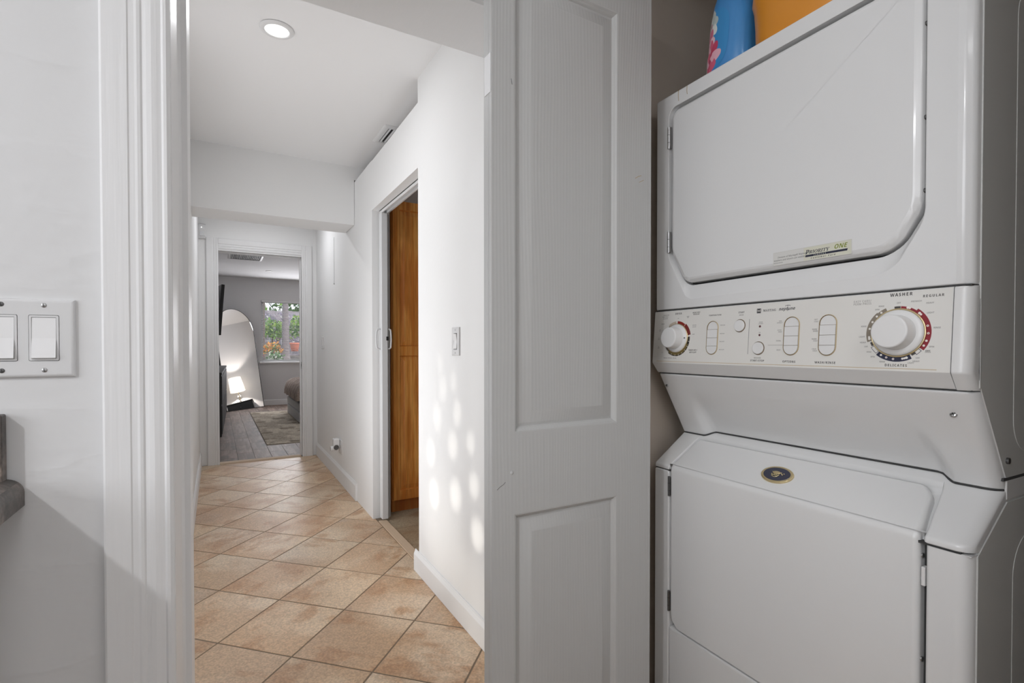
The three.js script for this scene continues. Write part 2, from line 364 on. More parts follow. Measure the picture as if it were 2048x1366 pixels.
// baseboards
const bbXY = (x, dir, h = 0.13, t = 0.013) => roundPoly([[x, 0], [x + dir * t, 0], [x + dir * t, h - 0.022], [x + dir * t * 0.45, h - 0.006], [x + dir * t * 0.4, h], [x, h]].map((p) => [p[0], p[1]]), 0.0015, 1);
function bbAlong(f0, f1, h) {               // runs with the slightly skewed right wall
  const g = alongF(bbXY(0, -1, h), 0, f1 - f0);
  const p = g.attributes.position;
  for (let i = 0; i < p.count; i++) { const f = f0 - p.getZ(i); p.setX(i, p.getX(i) + wr(f)); p.setZ(i, -f); }
  return g;
}
struct('baseboard_right_near', [bbAlong(1.465, 2.452, 0.105)], M.trim);
struct('baseboard_right', [bbAlong(3.76, 5.59, 0.13)], M.trim);
struct('baseboard_left', [alongF(bbXY(LX, 1), 3.37, 5.6)], M.trim);
struct('baseboard_bedroom', [alongX([[10.9, 0], [10.885, 0], [10.885, 0.095], [10.893, 0.107], [10.9, 0.107]], -0.22, 3.4)], M.trim);

// kitchen doorway: casing on the left, stepped jamb and stop, head
{
  const prof = [[-0.061, 1.0], [-0.061, 0.988], [-0.066, 0.9845], [-0.07, 0.9845], [-0.073, 0.9875], [-0.079, 0.9857], [-0.0855, 0.9845], [-0.092, 0.9853], [-0.0975, 0.987], [-0.1, 0.985], [-0.104, 0.9842], [-0.1075, 0.985], [-0.1145, 0.985], [-0.1165, 0.9835], [-0.1475, 0.983], [-0.1505, 0.985], [-0.1515, 1.0]];
  struct('trim_1', [vert(prof, 0, 2.12)], M.trim);
  struct('trim_2', [vert([[-0.0755, 1.0], [-0.0755, 1.465], [-0.056, 1.465], [-0.0545, 1.462], [-0.0545, 1.36], [-0.047, 1.352], [-0.047, 1.215], [-0.0565, 1.208], [-0.0605, 1.19], [-0.0605, 1.0]], 0, 2.045)], M.jamb);
  struct('trim_3', [alongX([[1.0, 2.045], [1.0, 2.03], [1.22, 2.03], [1.23, 2.02], [1.352, 2.02], [1.36, 2.03], [1.466, 2.03], [1.466, 2.045]], -0.0545, 0.84)], M.trim);
  struct('trim_4', [vert([[0.8475, 1.0], [0.8475, 1.46], [0.8365, 1.46], [0.8365, 1.0]], 0, 2.03)], M.jamb);
}
// far doorway: casing, jambs, strike plate and threshold
{
  const W = 0.1, st = [[0, 0], [0, 0.012], [0.008, 0.015], [0.016, 0.015], [0.02, 0.011], [0.03, 0.017], [0.042, 0.013], [0.05, 0.019], [0.09, 0.02], [0.097, 0.018], [0.1, 0.012], [0.1, 0]];
  const d = struct('door_2', [
    vert(st.map(([a, t]) => [0.022 - a, 5.6 - t]), 0, 2.045 + W), vert(st.map(([a, t]) => [0.756 + a, 5.6 - t]), 0, 2.045 + W),
    alongX(st.map(([a, t]) => [5.6 - t, 2.045 + a]), 0.022, 0.756),
  ], M.trim);
  d.userData.label = 'white fluted casing and jambs of the open bedroom doorway at the end of the hallway';
  obj('jamb', [vert([[0.022, 5.595], [0.022, 5.725], [0.006, 5.725], [0.006, 5.595]], 0, 2.045)], M.trim, d);
  obj('jamb', [vert([[0.756, 5.595], [0.772, 5.595], [0.772, 5.725], [0.756, 5.725], [0.756, 5.69], [0.744, 5.685], [0.744, 5.655], [0.756, 5.65]], 0, 2.045)], M.trim, d);
  obj('jamb', [box(0.022, 0.756, 2.03, 2.046, 5.595, 5.725), box(0.022, 0.756, 2.018, 2.03, 5.65, 5.69)], M.trim, d);
  const s = obj('strike_plate', [rbox(0.7525, 0.7565, 0.895, 0.965, 5.602, 5.648, 0.001, 1)], M.steel, d);
  obj('latch_hole', [rbox(0.7515, 0.7535, 0.917, 0.943, 5.615, 5.634, 0.0006, 1)], M.black, s);
  struct('trim_5', [alongX([[5.585, 0], [5.592, 0.009], [5.63, 0.011], [5.668, 0.009], [5.675, 0]], 0.023, 0.743)], M.rawWood);
}
// pantry threshold
struct('trim_6', [vert([[0.886, 2.46], [0.934, 2.46], [0.937, 3.24], [0.889, 3.24]], 0, 0.007)], M.rawWood);

// ------------------------------------------------------------------ raised panels for doors
function panelFace(x0, x1, y0, y1, steps, arc = 0) {     // steps: [inset, z]
  const base = rectP(x0, x1, y0, y1);
  const rings = steps.map(([d, z]) => at(inset(base, d), z));
  const last = rings[rings.length - 1].map((p) => [p[0], p[1]]);
  return join(loft(rings), cap(last, steps[steps.length - 1][1]));
}
const withHoles = (outer, holes, z0, z1) => {
  const s = shapeOf(outer);
  for (const h of holes) s.holes.push(new THREE.Path(h.slice().reverse().map((p) => new THREE.Vector2(p[0], p[1]))));
  return new THREE.ExtrudeGeometry(s, { depth: z1 - z0, bevelEnabled: false }).translate(0, 0, z0);
};
// bifold closet leaf, folded open and seen face on
{
  const d = new THREE.Group(); d.name = 'door_1'; d.userData = { kind: 'structure', label: 'white wood-grained folding closet door leaf with two raised panels, beside the laundry unit' };
  d.position.set(0.4885, 0.012, -0.93); scene.add(d);
  const w = 0.4445, h = 2.0, up = [0.0535, 0.3375, 0.918, 1.887], lo = [0.0535, 0.3375, 0.17, 0.746];
  const edge = roundPoly(rectP(0, w, 0, h), 0.001, 1);
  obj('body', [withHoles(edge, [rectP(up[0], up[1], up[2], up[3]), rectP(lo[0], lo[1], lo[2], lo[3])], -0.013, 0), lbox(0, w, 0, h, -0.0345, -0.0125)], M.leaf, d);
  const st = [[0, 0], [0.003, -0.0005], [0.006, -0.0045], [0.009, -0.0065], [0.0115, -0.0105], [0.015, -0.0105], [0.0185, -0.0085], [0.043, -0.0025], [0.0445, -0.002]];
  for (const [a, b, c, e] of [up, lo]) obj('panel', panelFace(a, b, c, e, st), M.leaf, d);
  obj('screw_cap', [new THREE.SphereGeometry(0.0042, 14, 8).scale(1, 1, 0.5).translate(0.0475, 0.835, 0)], M.leaf, d);
  obj('hinge', [lrbox(-0.0012, 0.0005, 1.62, 1.7, -0.03, -0.004, 0.0004, 1)], M.trim, d);
  // a shallow scratch and a nick
  obj('scratch', [tube([[0.012, 0.803, 0.0001], [0.02, 0.809, 0.0001], [0.027, 0.8125, 0.0001], [0.032, 0.817, 0.0001]], 0.0005, 8, 4), tube([[0.0465, 1.657, 0.0001], [0.0475, 1.651, 0.0001], [0.0485, 1.645, 0.0001]], 0.0007, 6, 4)], M.darkSteel, d);
  obj('stain', [tube([[0.392, 1.507, 0.0001], [0.402, 1.513, 0.0001], [0.412, 1.517, 0.0001]], 0.0006, 6, 4), tube([[0.404, 1.499, 0.0001], [0.42, 1.507, 0.0001]], 0.0005, 6, 4)], std({ color: L(0.5, 0.36, 0.18), roughness: 0.8 }), d);
}

// ------------------------------------------------------------------ stacked washer and dryer
// local frame: x to the right seen from the front, z out of the front, y up
{
  const U = thing('stacked_washer_dryer', 'white stacked washer and dryer with dial control panel, standing in the beige closet', 'washer dryer', [1.0238, 0, 0.6729], -1.6075);
  const E = M.enamel;
  function pathGrid(path, cols) {
    const rows = path.map((p, j) => {
      const a = path[Math.max(0, j - 1)], b = path[Math.min(path.length - 1, j + 1)];
      let tz = b[0] - a[0], ty = b[1] - a[1]; const l = Math.hypot(tz, ty) || 1; tz /= l; ty /= l;
      return cols(p, j).map(([x, off, dz = 0, dy = 0]) => [x, p[1] - tz * off + dy, p[0] + ty * off + dz]);
    });
    return grid(rows[0].length - 1, rows.length - 1, (u, v, i, j) => rows[j][i]);
  }
  const fillet = (pts, rs, seg = 6) => {     // open polyline with rounded inner corners
    const out = [pts[0]];
    for (let i = 1; i < pts.length - 1; i++) {
      const a = pts[i - 1], b = pts[i], c = pts[i + 1], la = Math.hypot(a[0] - b[0], a[1] - b[1]), lc = Math.hypot(c[0] - b[0], c[1] - b[1]), d = Math.min(rs[i - 1], la / 2, lc / 2);
      for (let k = 0; k <= seg; k++) {
        const t = k / seg, u = 1 - t, p = [b[0] + ((a[0] - b[0]) / la) * d, b[1] + ((a[1] - b[1]) / la) * d], q = [b[0] + ((c[0] - b[0]) / lc) * d, b[1] + ((c[1] - b[1]) / lc) * d];
        out.push([p[0] * u * u + b[0] * 2 * u * t + q[0] * t * t, p[1] * u * u + b[1] * 2 * u * t + q[1] * t * t]);
      }
    }
    out.push(pts[pts.length - 1]);
    return out;
  };
  const densify = (pts, step) => {
    const out = [pts[0]];
    for (let i = 1; i < pts.length; i++) {
      const a = pts[i - 1], b = pts[i], n = Math.max(1, Math.ceil(Math.hypot(b[0] - a[0], b[1] - a[1]) / step));
      for (let k = 1; k <= n; k++) out.push([a[0] + ((b[0] - a[0]) * k) / n, a[1] + ((b[1] - a[1]) * k) / n]);
    }
    return out;
  };
  const edgeCols = (xl, xr, rl, rRight) => {  // columns with rolled left and right edges
    const o = [[xl, -0.03]];
    for (let k = 0; k <= 5; k++) { const t = (k / 5) * Math.PI / 2; o.push([xl + rl * (1 - Math.sin(t)) * 0 + rl * (1 - Math.cos(t)), -rl * (1 - Math.sin(t))]); }
    return { left: o, right: (() => { const q = []; for (let k = 0; k <= 7; k++) { const t = (k / 7) * Math.PI / 2; q.push([xr - rRight + rRight * Math.sin(t), -rRight * (1 - Math.cos(t))]); } q.push([xr, -0.03]); return q; })() };
  };
  const XL = -0.3425, XR = 0.3432;

  // dryer cabinet: rounded front frame with a chamfered well for the door
  const doorP = [[-0.241, 1.2735], [0.232, 1.2765], [0.2735, 1.347], [0.2735, 1.7315], [-0.289, 1.7285], [-0.289, 1.3585]];
  const wellP = [[-0.232, 1.231], [0.231, 1.238], [0.2805, 1.3235], [0.2805, 1.739], [-0.2965, 1.736], [-0.2965, 1.345]];
  const rD = [0.02, 0.03, 0.02, 0.012, 0.026, 0.016];
  const door0 = roundPoly(doorP, rD, 7), well = roundPoly(wellP, rD, 7), seat = inset(door0, -0.0062);
  const frameO = roundPoly(rectP(XL, XR, 1.2078, 1.775), 0.004, 2);
  const rings = [at(frameO, -0.05), at(frameO, -0.02)];
  for (let k = 1; k <= 6; k++) {
    const t = (k / 6) * Math.PI / 2, s = 1 - Math.cos(t);
    rings.push(frameO.map(([x, y]) => [x > 0.3 ? x - 0.022 * s : x < -0.3 ? x + 0.006 * s : x, y > 1.7 ? y - 0.007 * s : y < 1.25 ? y + 0.004 * s : y, -0.02 + 0.02 * Math.sin(t)]));
  }
  const frameI = rings[rings.length - 1].map((p) => [p[0], p[1]]);
  const cab = obj('dryer_cabinet', [
    loft(rings), cap(frameI, 0, [well.slice().reverse()]),
    loft([at(well, 0), at(inset(well, 0.0015), -0.0006), ...[0.35, 0.7, 1].map((t) => well.map(([x, y], i) => [x + (seat[i][0] - x) * t, y + (seat[i][1] - y) * t, -0.001 - 0.013 * t])), at(seat, -0.045)]),
    sweepLX([[-0.046, 1.7745], [-0.7, 1.7745], [-0.7, 0.892], [-0.128, 0.892], [-0.04, 1.04], [-0.046, 1.06], [-0.046, 1.21]], XL, XR - 0.0006),
  ], E, U);
  // steel side panel with its pressed outline, flange along the front
  const side = obj('side_panel', [
    sweepLX([[-0.0235, 1.772], [-0.69, 1.772], [-0.69, 0.893], [-0.121, 0.893], [-0.0235, 1.05]], XR - 0.0008, XR + 0.0012),
    plate(roundPoly(rectP(0.145, 0.62, 0.93, 1.72), 0.06, 8), 0, 0.0009, 0.0007).rotateY(Math.PI / 2).translate(XR + 0.001, 0, 0),
  ], M.sidePanel, U);
  obj('flange', [lrbox(XR - 0.0015, XR + 0.0018, 1.045, 1.772, -0.0262, -0.0212, 0.0012, 2)], M.sidePanel, side);
  obj('screw', [cyl(0.0052, 0.004, 18).rotateZ(Math.PI / 2).translate(XR + 0.003, 0.922, -0.123)], M.darkSteel, side);
  obj('dryer_gasket', [cap(inset(seat, -0.004), -0.036)], M.gap, U);

  // dryer door
  const dd = obj('dryer_door', [plate(door0, -0.033, 0.0005, 0.0125, 6)], E, U);
  for (const [y0, y1] of [[1.6315, 1.688], [1.3585, 1.4145]]) {
    const h = obj('hinge', [cyl(0.0034, y1 - y0, 14).translate(-0.2945, (y0 + y1) / 2, 0.0005), lbox(-0.2965, -0.287, y0 + 0.002, y1 - 0.002, -0.004, 0.0005)], M.steel, dd);
    obj('knuckle_line', [cyl(0.00355, 0.0009, 14).translate(-0.2945, y0 + (y1 - y0) * 0.28, 0.0005), cyl(0.00355, 0.0009, 14).translate(-0.2945, y0 + (y1 - y0) * 0.64, 0.0005)], M.black, h);
  }
  for (const y of [1.6474, 1.4926, 1.3714]) obj('bumper', [cyl(0.0042, 0.003, 16).rotateZ(Math.PI / 2).translate(0.2742, y, -0.0115)], M.darkSteel, dd);
  // printed sticker
  {
    const c = document.createElement('canvas'); c.width = 1024; c.height = 180; const g = c.getContext('2d');
    g.fillStyle = '#d9d8d4'; g.fillRect(0, 0, 1024, 180);
    g.fillStyle = '#d8d7c6'; g.fillRect(430, 8, 586, 164);
    g.strokeStyle = '#cfcdc4'; g.lineWidth = 4; g.strokeRect(4, 4, 1016, 172);
    g.fillStyle = '#4a4a48'; g.font = 'italic 30px serif';
    g.fillText('Owners of Maytag\u00ae Neptune\u00ae', 62, 84); g.fillText('washers and dryers are entitled to', 6, 122); g.font = '18px serif'; g.fillText('toll-free service', 6, 152);
    g.fillStyle = '#2b2f3a'; g.font = 'italic bold 74px serif'; g.fillText('P', 448, 92); g.font = 'italic bold 58px serif'; g.fillText('RIORITY', 498, 92);
    g.fillStyle = '#7f8c2e'; g.font = 'italic bold 74px sans-serif'; g.fillText('ONE', 810, 84);
    g.fillStyle = '#22263a'; g.save(); g.transform(1, 0, -0.3, 1, 36, 0); g.fillRect(452, 104, 520, 26); g.restore();
    g.fillStyle = '#dcdccf'; g.font = 'bold 22px sans-serif'; g.fillText('S  E  R  V  I  C  E', 560, 125);
    g.fillStyle = '#2b2f3a'; g.font = 'italic bold 30px sans-serif'; g.fillText('C u s t o m e r   C a r e', 520, 162);
    const t = new THREE.CanvasTexture(c); t.colorSpace = THREE.SRGBColorSpace;
    const q = new THREE.PlaneGeometry(0.158, 0.0275).rotateZ(0.006).translate(0.0862, 1.296, 0.0009);
    obj('sticker', [q], std({ map: t, roughness: 0.4 }), dd, true);
  }
  // rust streaks on the top front edge
  { const rm = std({ color: L(0.42, 0.3, 0.16), roughness: 0.8 }); obj('rust_mark', [tube([[-0.2615, 1.7725, 0.0002], [-0.262, 1.758, 0.0003], [-0.261, 1.743, 0.0003]], 0.0008, 8, 5)], rm, cab); obj('rust_mark', [tube([[-0.233, 1.77, 0.0002], [-0.2335, 1.757, 0.0003], [-0.2325, 1.748, 0.0003]], 0.0007, 8, 5)], rm, cab); }

  // control panel
  const yT = 1.2062, yF = 1.0695, tilt = Math.atan2(0.010, yT - yF), zf = (y) => 0.010 * (yT - y) / (yT - yF);
  const prof = fillet([[-0.03, yT], [0, yT], [0.010, yF], [-0.0105, 1.0425], [-0.03, 1.0425]], [0.002, 0.0025, 0.003], 3);
  const panel = obj('control_panel', [sweepLX(prof.map(([z, y]) => [z, y]), XL, 0.3188)], M.plastic, U);
  // end cap with rounded corner
  const cw = densify(fillet([[-0.012, 1.2064], [0.0005, 1.2064], [0.0105, yF], [-0.010, 1.0415], [-0.014, 1.0415]], [0.004, 0.003, 0.003], 4), 0.02).reverse();
  obj('end_cap', [pathGrid(cw, () => { const o = [[0.3197, 0, -0.02], [0.3197, 0, -0.0006], [0.3202, 0, 0.0003]]; for (let k = 0; k <= 8; k++) { const t = (k / 8) * Math.PI / 2; o.push([0.3275 + 0.0162 * Math.sin(t), 0, 0.0003 - 0.018 * (1 - Math.cos(t))]); } o.push([0.3437, 0, -0.03]); return o; })], M.plastic, panel);
  obj('slot', [lbox(0.3432, 0.3442, 1.058, 1.186, -0.0225, -0.0212)], M.black, panel);
  obj('seam', [lbox(XL + 0.002, 0.3405, 1.2058, 1.2082, -0.03, -0.0022), lbox(XL + 0.002, 0.338, 1.0405, 1.0428, -0.04, -0.0135), sweepLX([[-0.03, yT - 0.001], [-0.0008, yT - 0.001], [0.0092, yF], [-0.0112, 1.0433], [-0.03, 1.0433]], 0.3186, 0.3199)], M.gap, panel);
  {                                            // printed face
    const x0 = -0.3415, x1 = 0.3185, W = 2048, H = Math.round((2048 * (yT - 0.0015 - yF)) / (x1 - x0)), k = W / (x1 - x0);
    const c = document.createElement('canvas'); c.width = W; c.height = H; const g = c.getContext('2d');
    const X = (x) => (x - x0) * k, Y = (y) => (yT - 0.0015 - y) * k;
    g.fillStyle = '#e4e2dd'; g.fillRect(0, 0, W, H);
    const T = (s, x, y, mm, o = {}) => { g.font = (o.style ?? '') + ' ' + (mm * k / 1000 * 1.38).toFixed(1) + 'px ' + (o.font ?? 'sans-serif'); g.fillStyle = o.c ?? '#4a4846'; g.textAlign = o.al ?? 'center'; g.textBaseline = 'middle'; if (o.sp) g.letterSpacing = o.sp + 'px'; g.fillText(s, X(x), Y(y)); if (o.sp) g.letterSpacing = '0px'; };
    const grey = '#6f6c69';
    T('DRYER', -0.2574, 1.1968, 4.6, { sp: 2, style: 'bold', c: '#3a3836' }); T('SENSOR DRY', -0.3005, 1.195, 2.6, { c: grey }); T('PERM PRESS/', -0.3035, 1.1905, 2.6, { c: grey }); T('DELICATES', -0.303, 1.186, 2.6, { c: grey });
    T('MORE DRY/', -0.1995, 1.1965, 3.2, { style: 'italic bold', c: '#55524f' }); T('REGULAR', -0.1995, 1.1925, 3.2, { style: 'italic bold', c: '#55524f' });
    T('OFF', -0.2574, 1.1845, 2.2, { c: grey }); T('MORE', -0.2255, 1.188, 2.2, { c: grey }); T('DRY', -0.2255, 1.1852, 2.2, { c: grey });
    for (const [s, x, y] of [['VERY DRY', -0.2035, 1.165], ['LESS DRY', -0.2035, 1.161], ['DAMP', -0.205, 1.1425], ['MEDIUM', -0.311, 1.172], ['LESS', -0.3205, 1.157], ['DRY', -0.3205, 1.1535], ['60', -0.323, 1.135], ['MIN', -0.323, 1.1315], ['40', -0.322, 1.112], ['MIN', -0.322, 1.1085], ['10', -0.308, 1.0965]]) T(s, x, y, 2.1, { c: grey });
    T('TIMED DRY /', -0.2045, 1.1035, 3.4, { style: 'italic bold', c: '#45423f' }); T('AIR FLUFF', -0.2045, 1.098, 3.4, { style: 'italic bold', c: '#45423f' });
    T('WRINKLE PREVENT  OFF/ON', -0.2795, 1.0822, 2.6, { c: grey });
    T('TEMPERATURE', -0.142, 1.1868, 3.5, { c: '#5a5755', sp: 1, style: 'bold' });
    [['REGULAR', 1.162], ['MEDIUM', 1.1425], ['DELICATE', 1.1235], ['AIR FLUFF', 1.1045]].forEach(([s, y]) => { T('\u25c2 ' + s, -0.1275, y, 2.3, { c: grey, al: 'left' }); });
    T('START', -0.0694, 1.1885, 3.6, { c: '#45423f', sp: 1, style: 'bold' }); T('DRYER', -0.0694, 1.1832, 2.9, { c: grey });
    g.strokeStyle = '#74726f'; g.lineWidth = 3; g.beginPath(); g.moveTo(X(-0.0478), Y(1.1725)); g.lineTo(X(-0.0478), Y(1.095)); g.stroke();
    g.fillStyle = '#2a2a2c'; g.fillRect(X(-0.0305), Y(1.1942), 0.0098 * k, 0.0098 * k);
    g.strokeStyle = '#e4e2dd'; g.lineWidth = 3.4; const bx = X(-0.0305), by = Y(1.1942), bw = 0.0098 * k; g.beginPath(); g.moveTo(bx + bw * 0.2, by + bw * 0.78); g.lineTo(bx + bw * 0.2, by + bw * 0.25); g.lineTo(bx + bw * 0.5, by + bw * 0.62); g.lineTo(bx + bw * 0.8, by + bw * 0.25); g.lineTo(bx + bw * 0.8, by + bw * 0.78); g.stroke();
    T('MAYTAG', -0.0005, 1.1893, 4.8, { font: 'serif', style: 'bold', c: '#3c3c3e' }); T('neptune', 0.0385, 1.1898, 6.4, { style: 'italic bold', c: '#3a3a3c' });
    g.strokeStyle = '#3a3a3c'; g.lineWidth = 2.2; g.beginPath(); g.moveTo(X(0.036), Y(1.1945)); g.lineTo(X(0.036), Y(1.1968)); g.lineTo(X(0.0455), Y(1.1968)); g.lineTo(X(0.0455), Y(1.1945)); g.moveTo(X(0.0407), Y(1.198)); g.lineTo(X(0.0407), Y(1.185)); g.stroke();
    T('DOOR', -0.0195, 1.1645, 2.3, { c: grey }); T('LOCKED', -0.0195, 1.1612, 2.3, { c: grey }); T('ON', -0.0212, 1.142, 2.3, { c: grey });
    T('WASHER', -0.0235, 1.0872, 3.2, { c: '#6b6865' }); T('START/STOP', -0.0235, 1.0815, 3.9, { c: '#3a3836', sp: 1, style: 'bold' });
    for (const [a, b, y] of [['MAX', 'EXTRACT', 1.163], ['EXTRA', 'RINSE', 1.144]]) { T(a, 0.0295, y + 0.0018, 2.3, { c: grey, al: 'right' }); T(b + ' \u25b8', 0.033, y - 0.0018, 2.3, { c: grey, al: 'right' }); }
    T('SIGNAL \u25b8', 0.032, 1.1238, 2.4, { c: grey, al: 'right' }); T('RESET \u25b8', 0.032, 1.1045, 2.4, { c: grey, al: 'right' });
    g.strokeStyle = '#98958f'; g.lineWidth = 2; g.beginPath(); g.moveTo(X(0.0), Y(1.1146)); g.lineTo(X(0.034), Y(1.1146)); g.stroke();
    T('OPTIONS', 0.0493, 1.0808, 4.2, { c: '#3a3836', sp: 1.5, style: 'bold' });
    for (const [a, b, y] of [['HOT', 'COLD', 1.1625], ['WARM', 'WARM', 1.1435], ['WARM', 'COLD', 1.1245], ['COLD', 'COLD', 1.105]]) { T(a, 0.104, y + 0.0018, 2.4, { c: grey, al: 'right' }); T(b + ' \u25b8', 0.108, y - 0.0018, 2.4, { c: grey, al: 'right' }); }
    T('WASH/RINSE', 0.1225, 1.0808, 4.2, { c: '#3a3836', sp: 1.5, style: 'bold' });
    T('EASY CARE/', 0.1845, 1.1932, 3.6, { c: '#8f8c88', sp: 1.5 }); T('PERM PRESS', 0.1845, 1.1882, 3.6, { c: '#8f8c88', sp: 1 });
    T('WASHER', 0.2462, 1.2001, 5.2, { c: '#2c2a29', sp: 3, style: 'bold' }); T('REGULAR', 0.2925, 1.1945, 4.0, { c: '#3f3d3b', sp: 2.5, style: 'bold' }); T('DELICATES', 0.2427, 1.0787, 4.1, { c: '#3a3836', sp: 2, style: 'bold' });
    g.strokeStyle = '#c9b79a'; g.lineWidth = 4; g.beginPath(); g.moveTo(X(-0.3275), Y(1.0735)); g.lineTo(X(0.3009), Y(1.0735)); g.stroke();
    // coloured dial rings: [from, to] clockwise degrees from the top
    const ring = (cx, cy, r0, r1, a0, a1, col) => { g.fillStyle = col; g.beginPath(); g.arc(X(cx), Y(cy), r1 * k, (a0 - 90) * Math.PI / 180, (a1 - 90) * Math.PI / 180); g.arc(X(cx), Y(cy), r0 * k, (a1 - 90) * Math.PI / 180, (a0 - 90) * Math.PI / 180, true); g.fill(); };
    const spot = (cx, cy, r, a, s, col) => { const t = a * Math.PI / 180; g.fillStyle = col; g.beginPath(); g.arc(X(cx + r * Math.sin(t)), Y(cy + r * Math.cos(t)), s * k, 0, 7); g.fill(); };
    const wc = [0.2427, 1.1345];
    ring(...wc, 0.04, 0.0458, 5, 38, '#8c1f2c'); ring(...wc, 0.04, 0.0492, 36, 127, '#8c1f2c'); ring(...wc, 0.04, 0.0458, 352, 364, '#4a4540');
    ring(...wc, 0.04, 0.0492, 152, 220, '#23263f'); ring(...wc, 0.04, 0.0492, 252, 318, '#877d6f'); ring(...wc, 0.04, 0.0478, 318, 336, '#877d6f');
    ring(...wc, 0.04, 0.0452, 140, 149, '#4a4540'); ring(...wc, 0.04, 0.0452, 240, 249, '#4a4540');
    g.strokeStyle = '#4a4a5a'; g.lineWidth = 2.5; for (const [a0, a1] of [[130, 141], [222, 238]]) { g.beginPath(); g.arc(X(wc[0]), Y(wc[1]), 0.0472 * k, (a0 - 90) * Math.PI / 180, (a1 - 90) * Math.PI / 180); g.arc(X(wc[0]), Y(wc[1]), 0.0415 * k, (a1 - 90) * Math.PI / 180, (a0 - 90) * Math.PI / 180, true); g.closePath(); g.stroke(); }
    for (const a of [76, 92, 108, 119, 168, 186, 200, 212, 281, 297, 312, 324]) spot(...wc, 0.0448, a, 0.0019, '#efece6');
    for (const a of [18, 44, 160, 258]) { spot(...wc, 0.0448, a, 0.0022, '#f2efe9'); spot(...wc, 0.0448, a + 4, 0.0018, '#f2efe9'); }
    for (const a of [76, 92, 186, 200]) spot(...wc, 0.0448, a, 0.0007, '#8c4a50');
    const lab = (s, a, r, al, mm = 2.3) => { const t = a * Math.PI / 180; T(s, wc[0] + r * Math.sin(t), wc[1] + r * Math.cos(t), mm, { c: '#5f5c59', al }); };
    lab('OFF', 0, 0.0515, 'center', 2.6); T('PREWASH', 0.2685, 1.1868, 2.6, { c: '#85827e' }); T('HEAVY', 0.288, 1.1828, 2.7, { c: '#5f5c59' }); lab('LIGHT', 52, 0.0525, 'left', 2.7); lab('RINSE', 82, 0.052, 'left', 2.7); lab('SPIN', 117, 0.052, 'left', 2.5); lab('OFF', 126, 0.052, 'left', 2.5); T('RINSE', 0.288, 1.1045, 2.0, { c: grey }); T('DRAIN', 0.288, 1.1018, 2.0, { c: grey });
    lab('OFF', 146, 0.051, 'left', 2.5); lab('HEAVY', 153, 0.0535, 'left', 2.5); lab('LIGHT', 161, 0.0535, 'left', 2.5); T('RINSE', 0.2215, 1.0848, 2.4, { c: '#5f5c59' }); lab('SPIN', 219, 0.053, 'right', 2.4); lab('RINSE', 230, 0.051, 'right', 2.2); lab('OFF', 243, 0.051, 'right', 2.5); lab('HEAVY', 252, 0.0515, 'right', 2.6); lab('LIGHT', 264, 0.0515, 'right', 2.7); lab('RINSE', 285, 0.051, 'right', 2.5); lab('SPIN', 325, 0.0515, 'right', 2.4); lab('RINSE', 335, 0.0525, 'right', 2.4);
    const dc = [-0.2608, 1.1325];
    ring(...dc, 0.037, 0.0452, 2, 40, '#8a2a22'); ring(...dc, 0.037, 0.048, 38, 78, '#7a2a26'); ring(...dc, 0.037, 0.045, 322, 356, '#c4b7a6'); ring(...dc, 0.037, 0.045, 84, 215, '#33302c'); ring(...dc, 0.037, 0.042, 215, 322, '#6a6258'); ring(...dc, 0.037, 0.0425, 110, 215, '#7c6c40');
    g.strokeStyle = '#efece6'; g.lineWidth = 3; for (const a of [1, 38, 80, 100, 118, 134, 150, 166, 182, 200]) { const t = a * Math.PI / 180; g.beginPath(); g.moveTo(X(dc[0] + 0.04 * Math.sin(t)), Y(dc[1] + 0.04 * Math.cos(t))); g.lineTo(X(dc[0] + 0.048 * Math.sin(t)), Y(dc[1] + 0.048 * Math.cos(t))); g.stroke(); }
    const t = new THREE.CanvasTexture(c); t.colorSpace = THREE.SRGBColorSpace;
    const hgt = Math.hypot(yT - 0.0015 - yF, 0.010), q = new THREE.PlaneGeometry(x1 - x0, hgt).rotateX(-tilt).translate((x0 + x1) / 2, (yT - 0.0015 + yF) / 2, zf((yT - 0.0015 + yF) / 2) + 0.0004);
    obj('printed_face', [q], phys({ map: t, roughness: 0.4, clearcoat: 0.1, clearcoatRoughness: 0.3 }), panel, true);
  }
  const onFace = (m, x, y, z = 0) => { m.position.set(x, y, zf(y) + 0.0005 + z); m.rotation.x = -tilt; return m; };
  // dials
  for (const [x, y, rS, rK, dep, rG, mark] of [[0.2434, 1.1348, 0.0392, 0.0282, 0.031, 0.0415, -14], [-0.2595, 1.1335, 0.0362, 0.0262, 0.031, 0.0376, 90]]) {
    const d = obj('dial_knob', [lathe([[0, 0.007], [rK + 0.003, 0.007], [rS - 0.003, 0.006], [rS, 0.0035], [rS, 0]]).rotateX(Math.PI / 2), lathe([[0, dep], [rK - 0.003, dep], [rK - 0.0008, dep - 0.0009], [rK, dep - 0.003], [rK + 0.0012, 0.0075], [rK + 0.003, 0.006]]).rotateX(Math.PI / 2)], M.plastic, panel);
    onFace(d, x, y);
    obj('dial_skirt_ring', [new THREE.TorusGeometry(rG - 0.0008, 0.0013, 8, 60).translate(0, 0, 0.0012)], M.gold, d);
    const t = (mark * Math.PI) / 180, rm = mark === 90 ? rK + 0.0065 : rK + 0.001;
    obj('pointer', [new THREE.CylinderGeometry(0.0026, 0.0026, 0.0006, 3).rotateX(Math.PI / 2).rotateZ(-t + Math.PI).translate(rm * Math.sin(t), rm * Math.cos(t), mark === 90 ? 0.0072 : 0.0085)], M.black, d);
  }
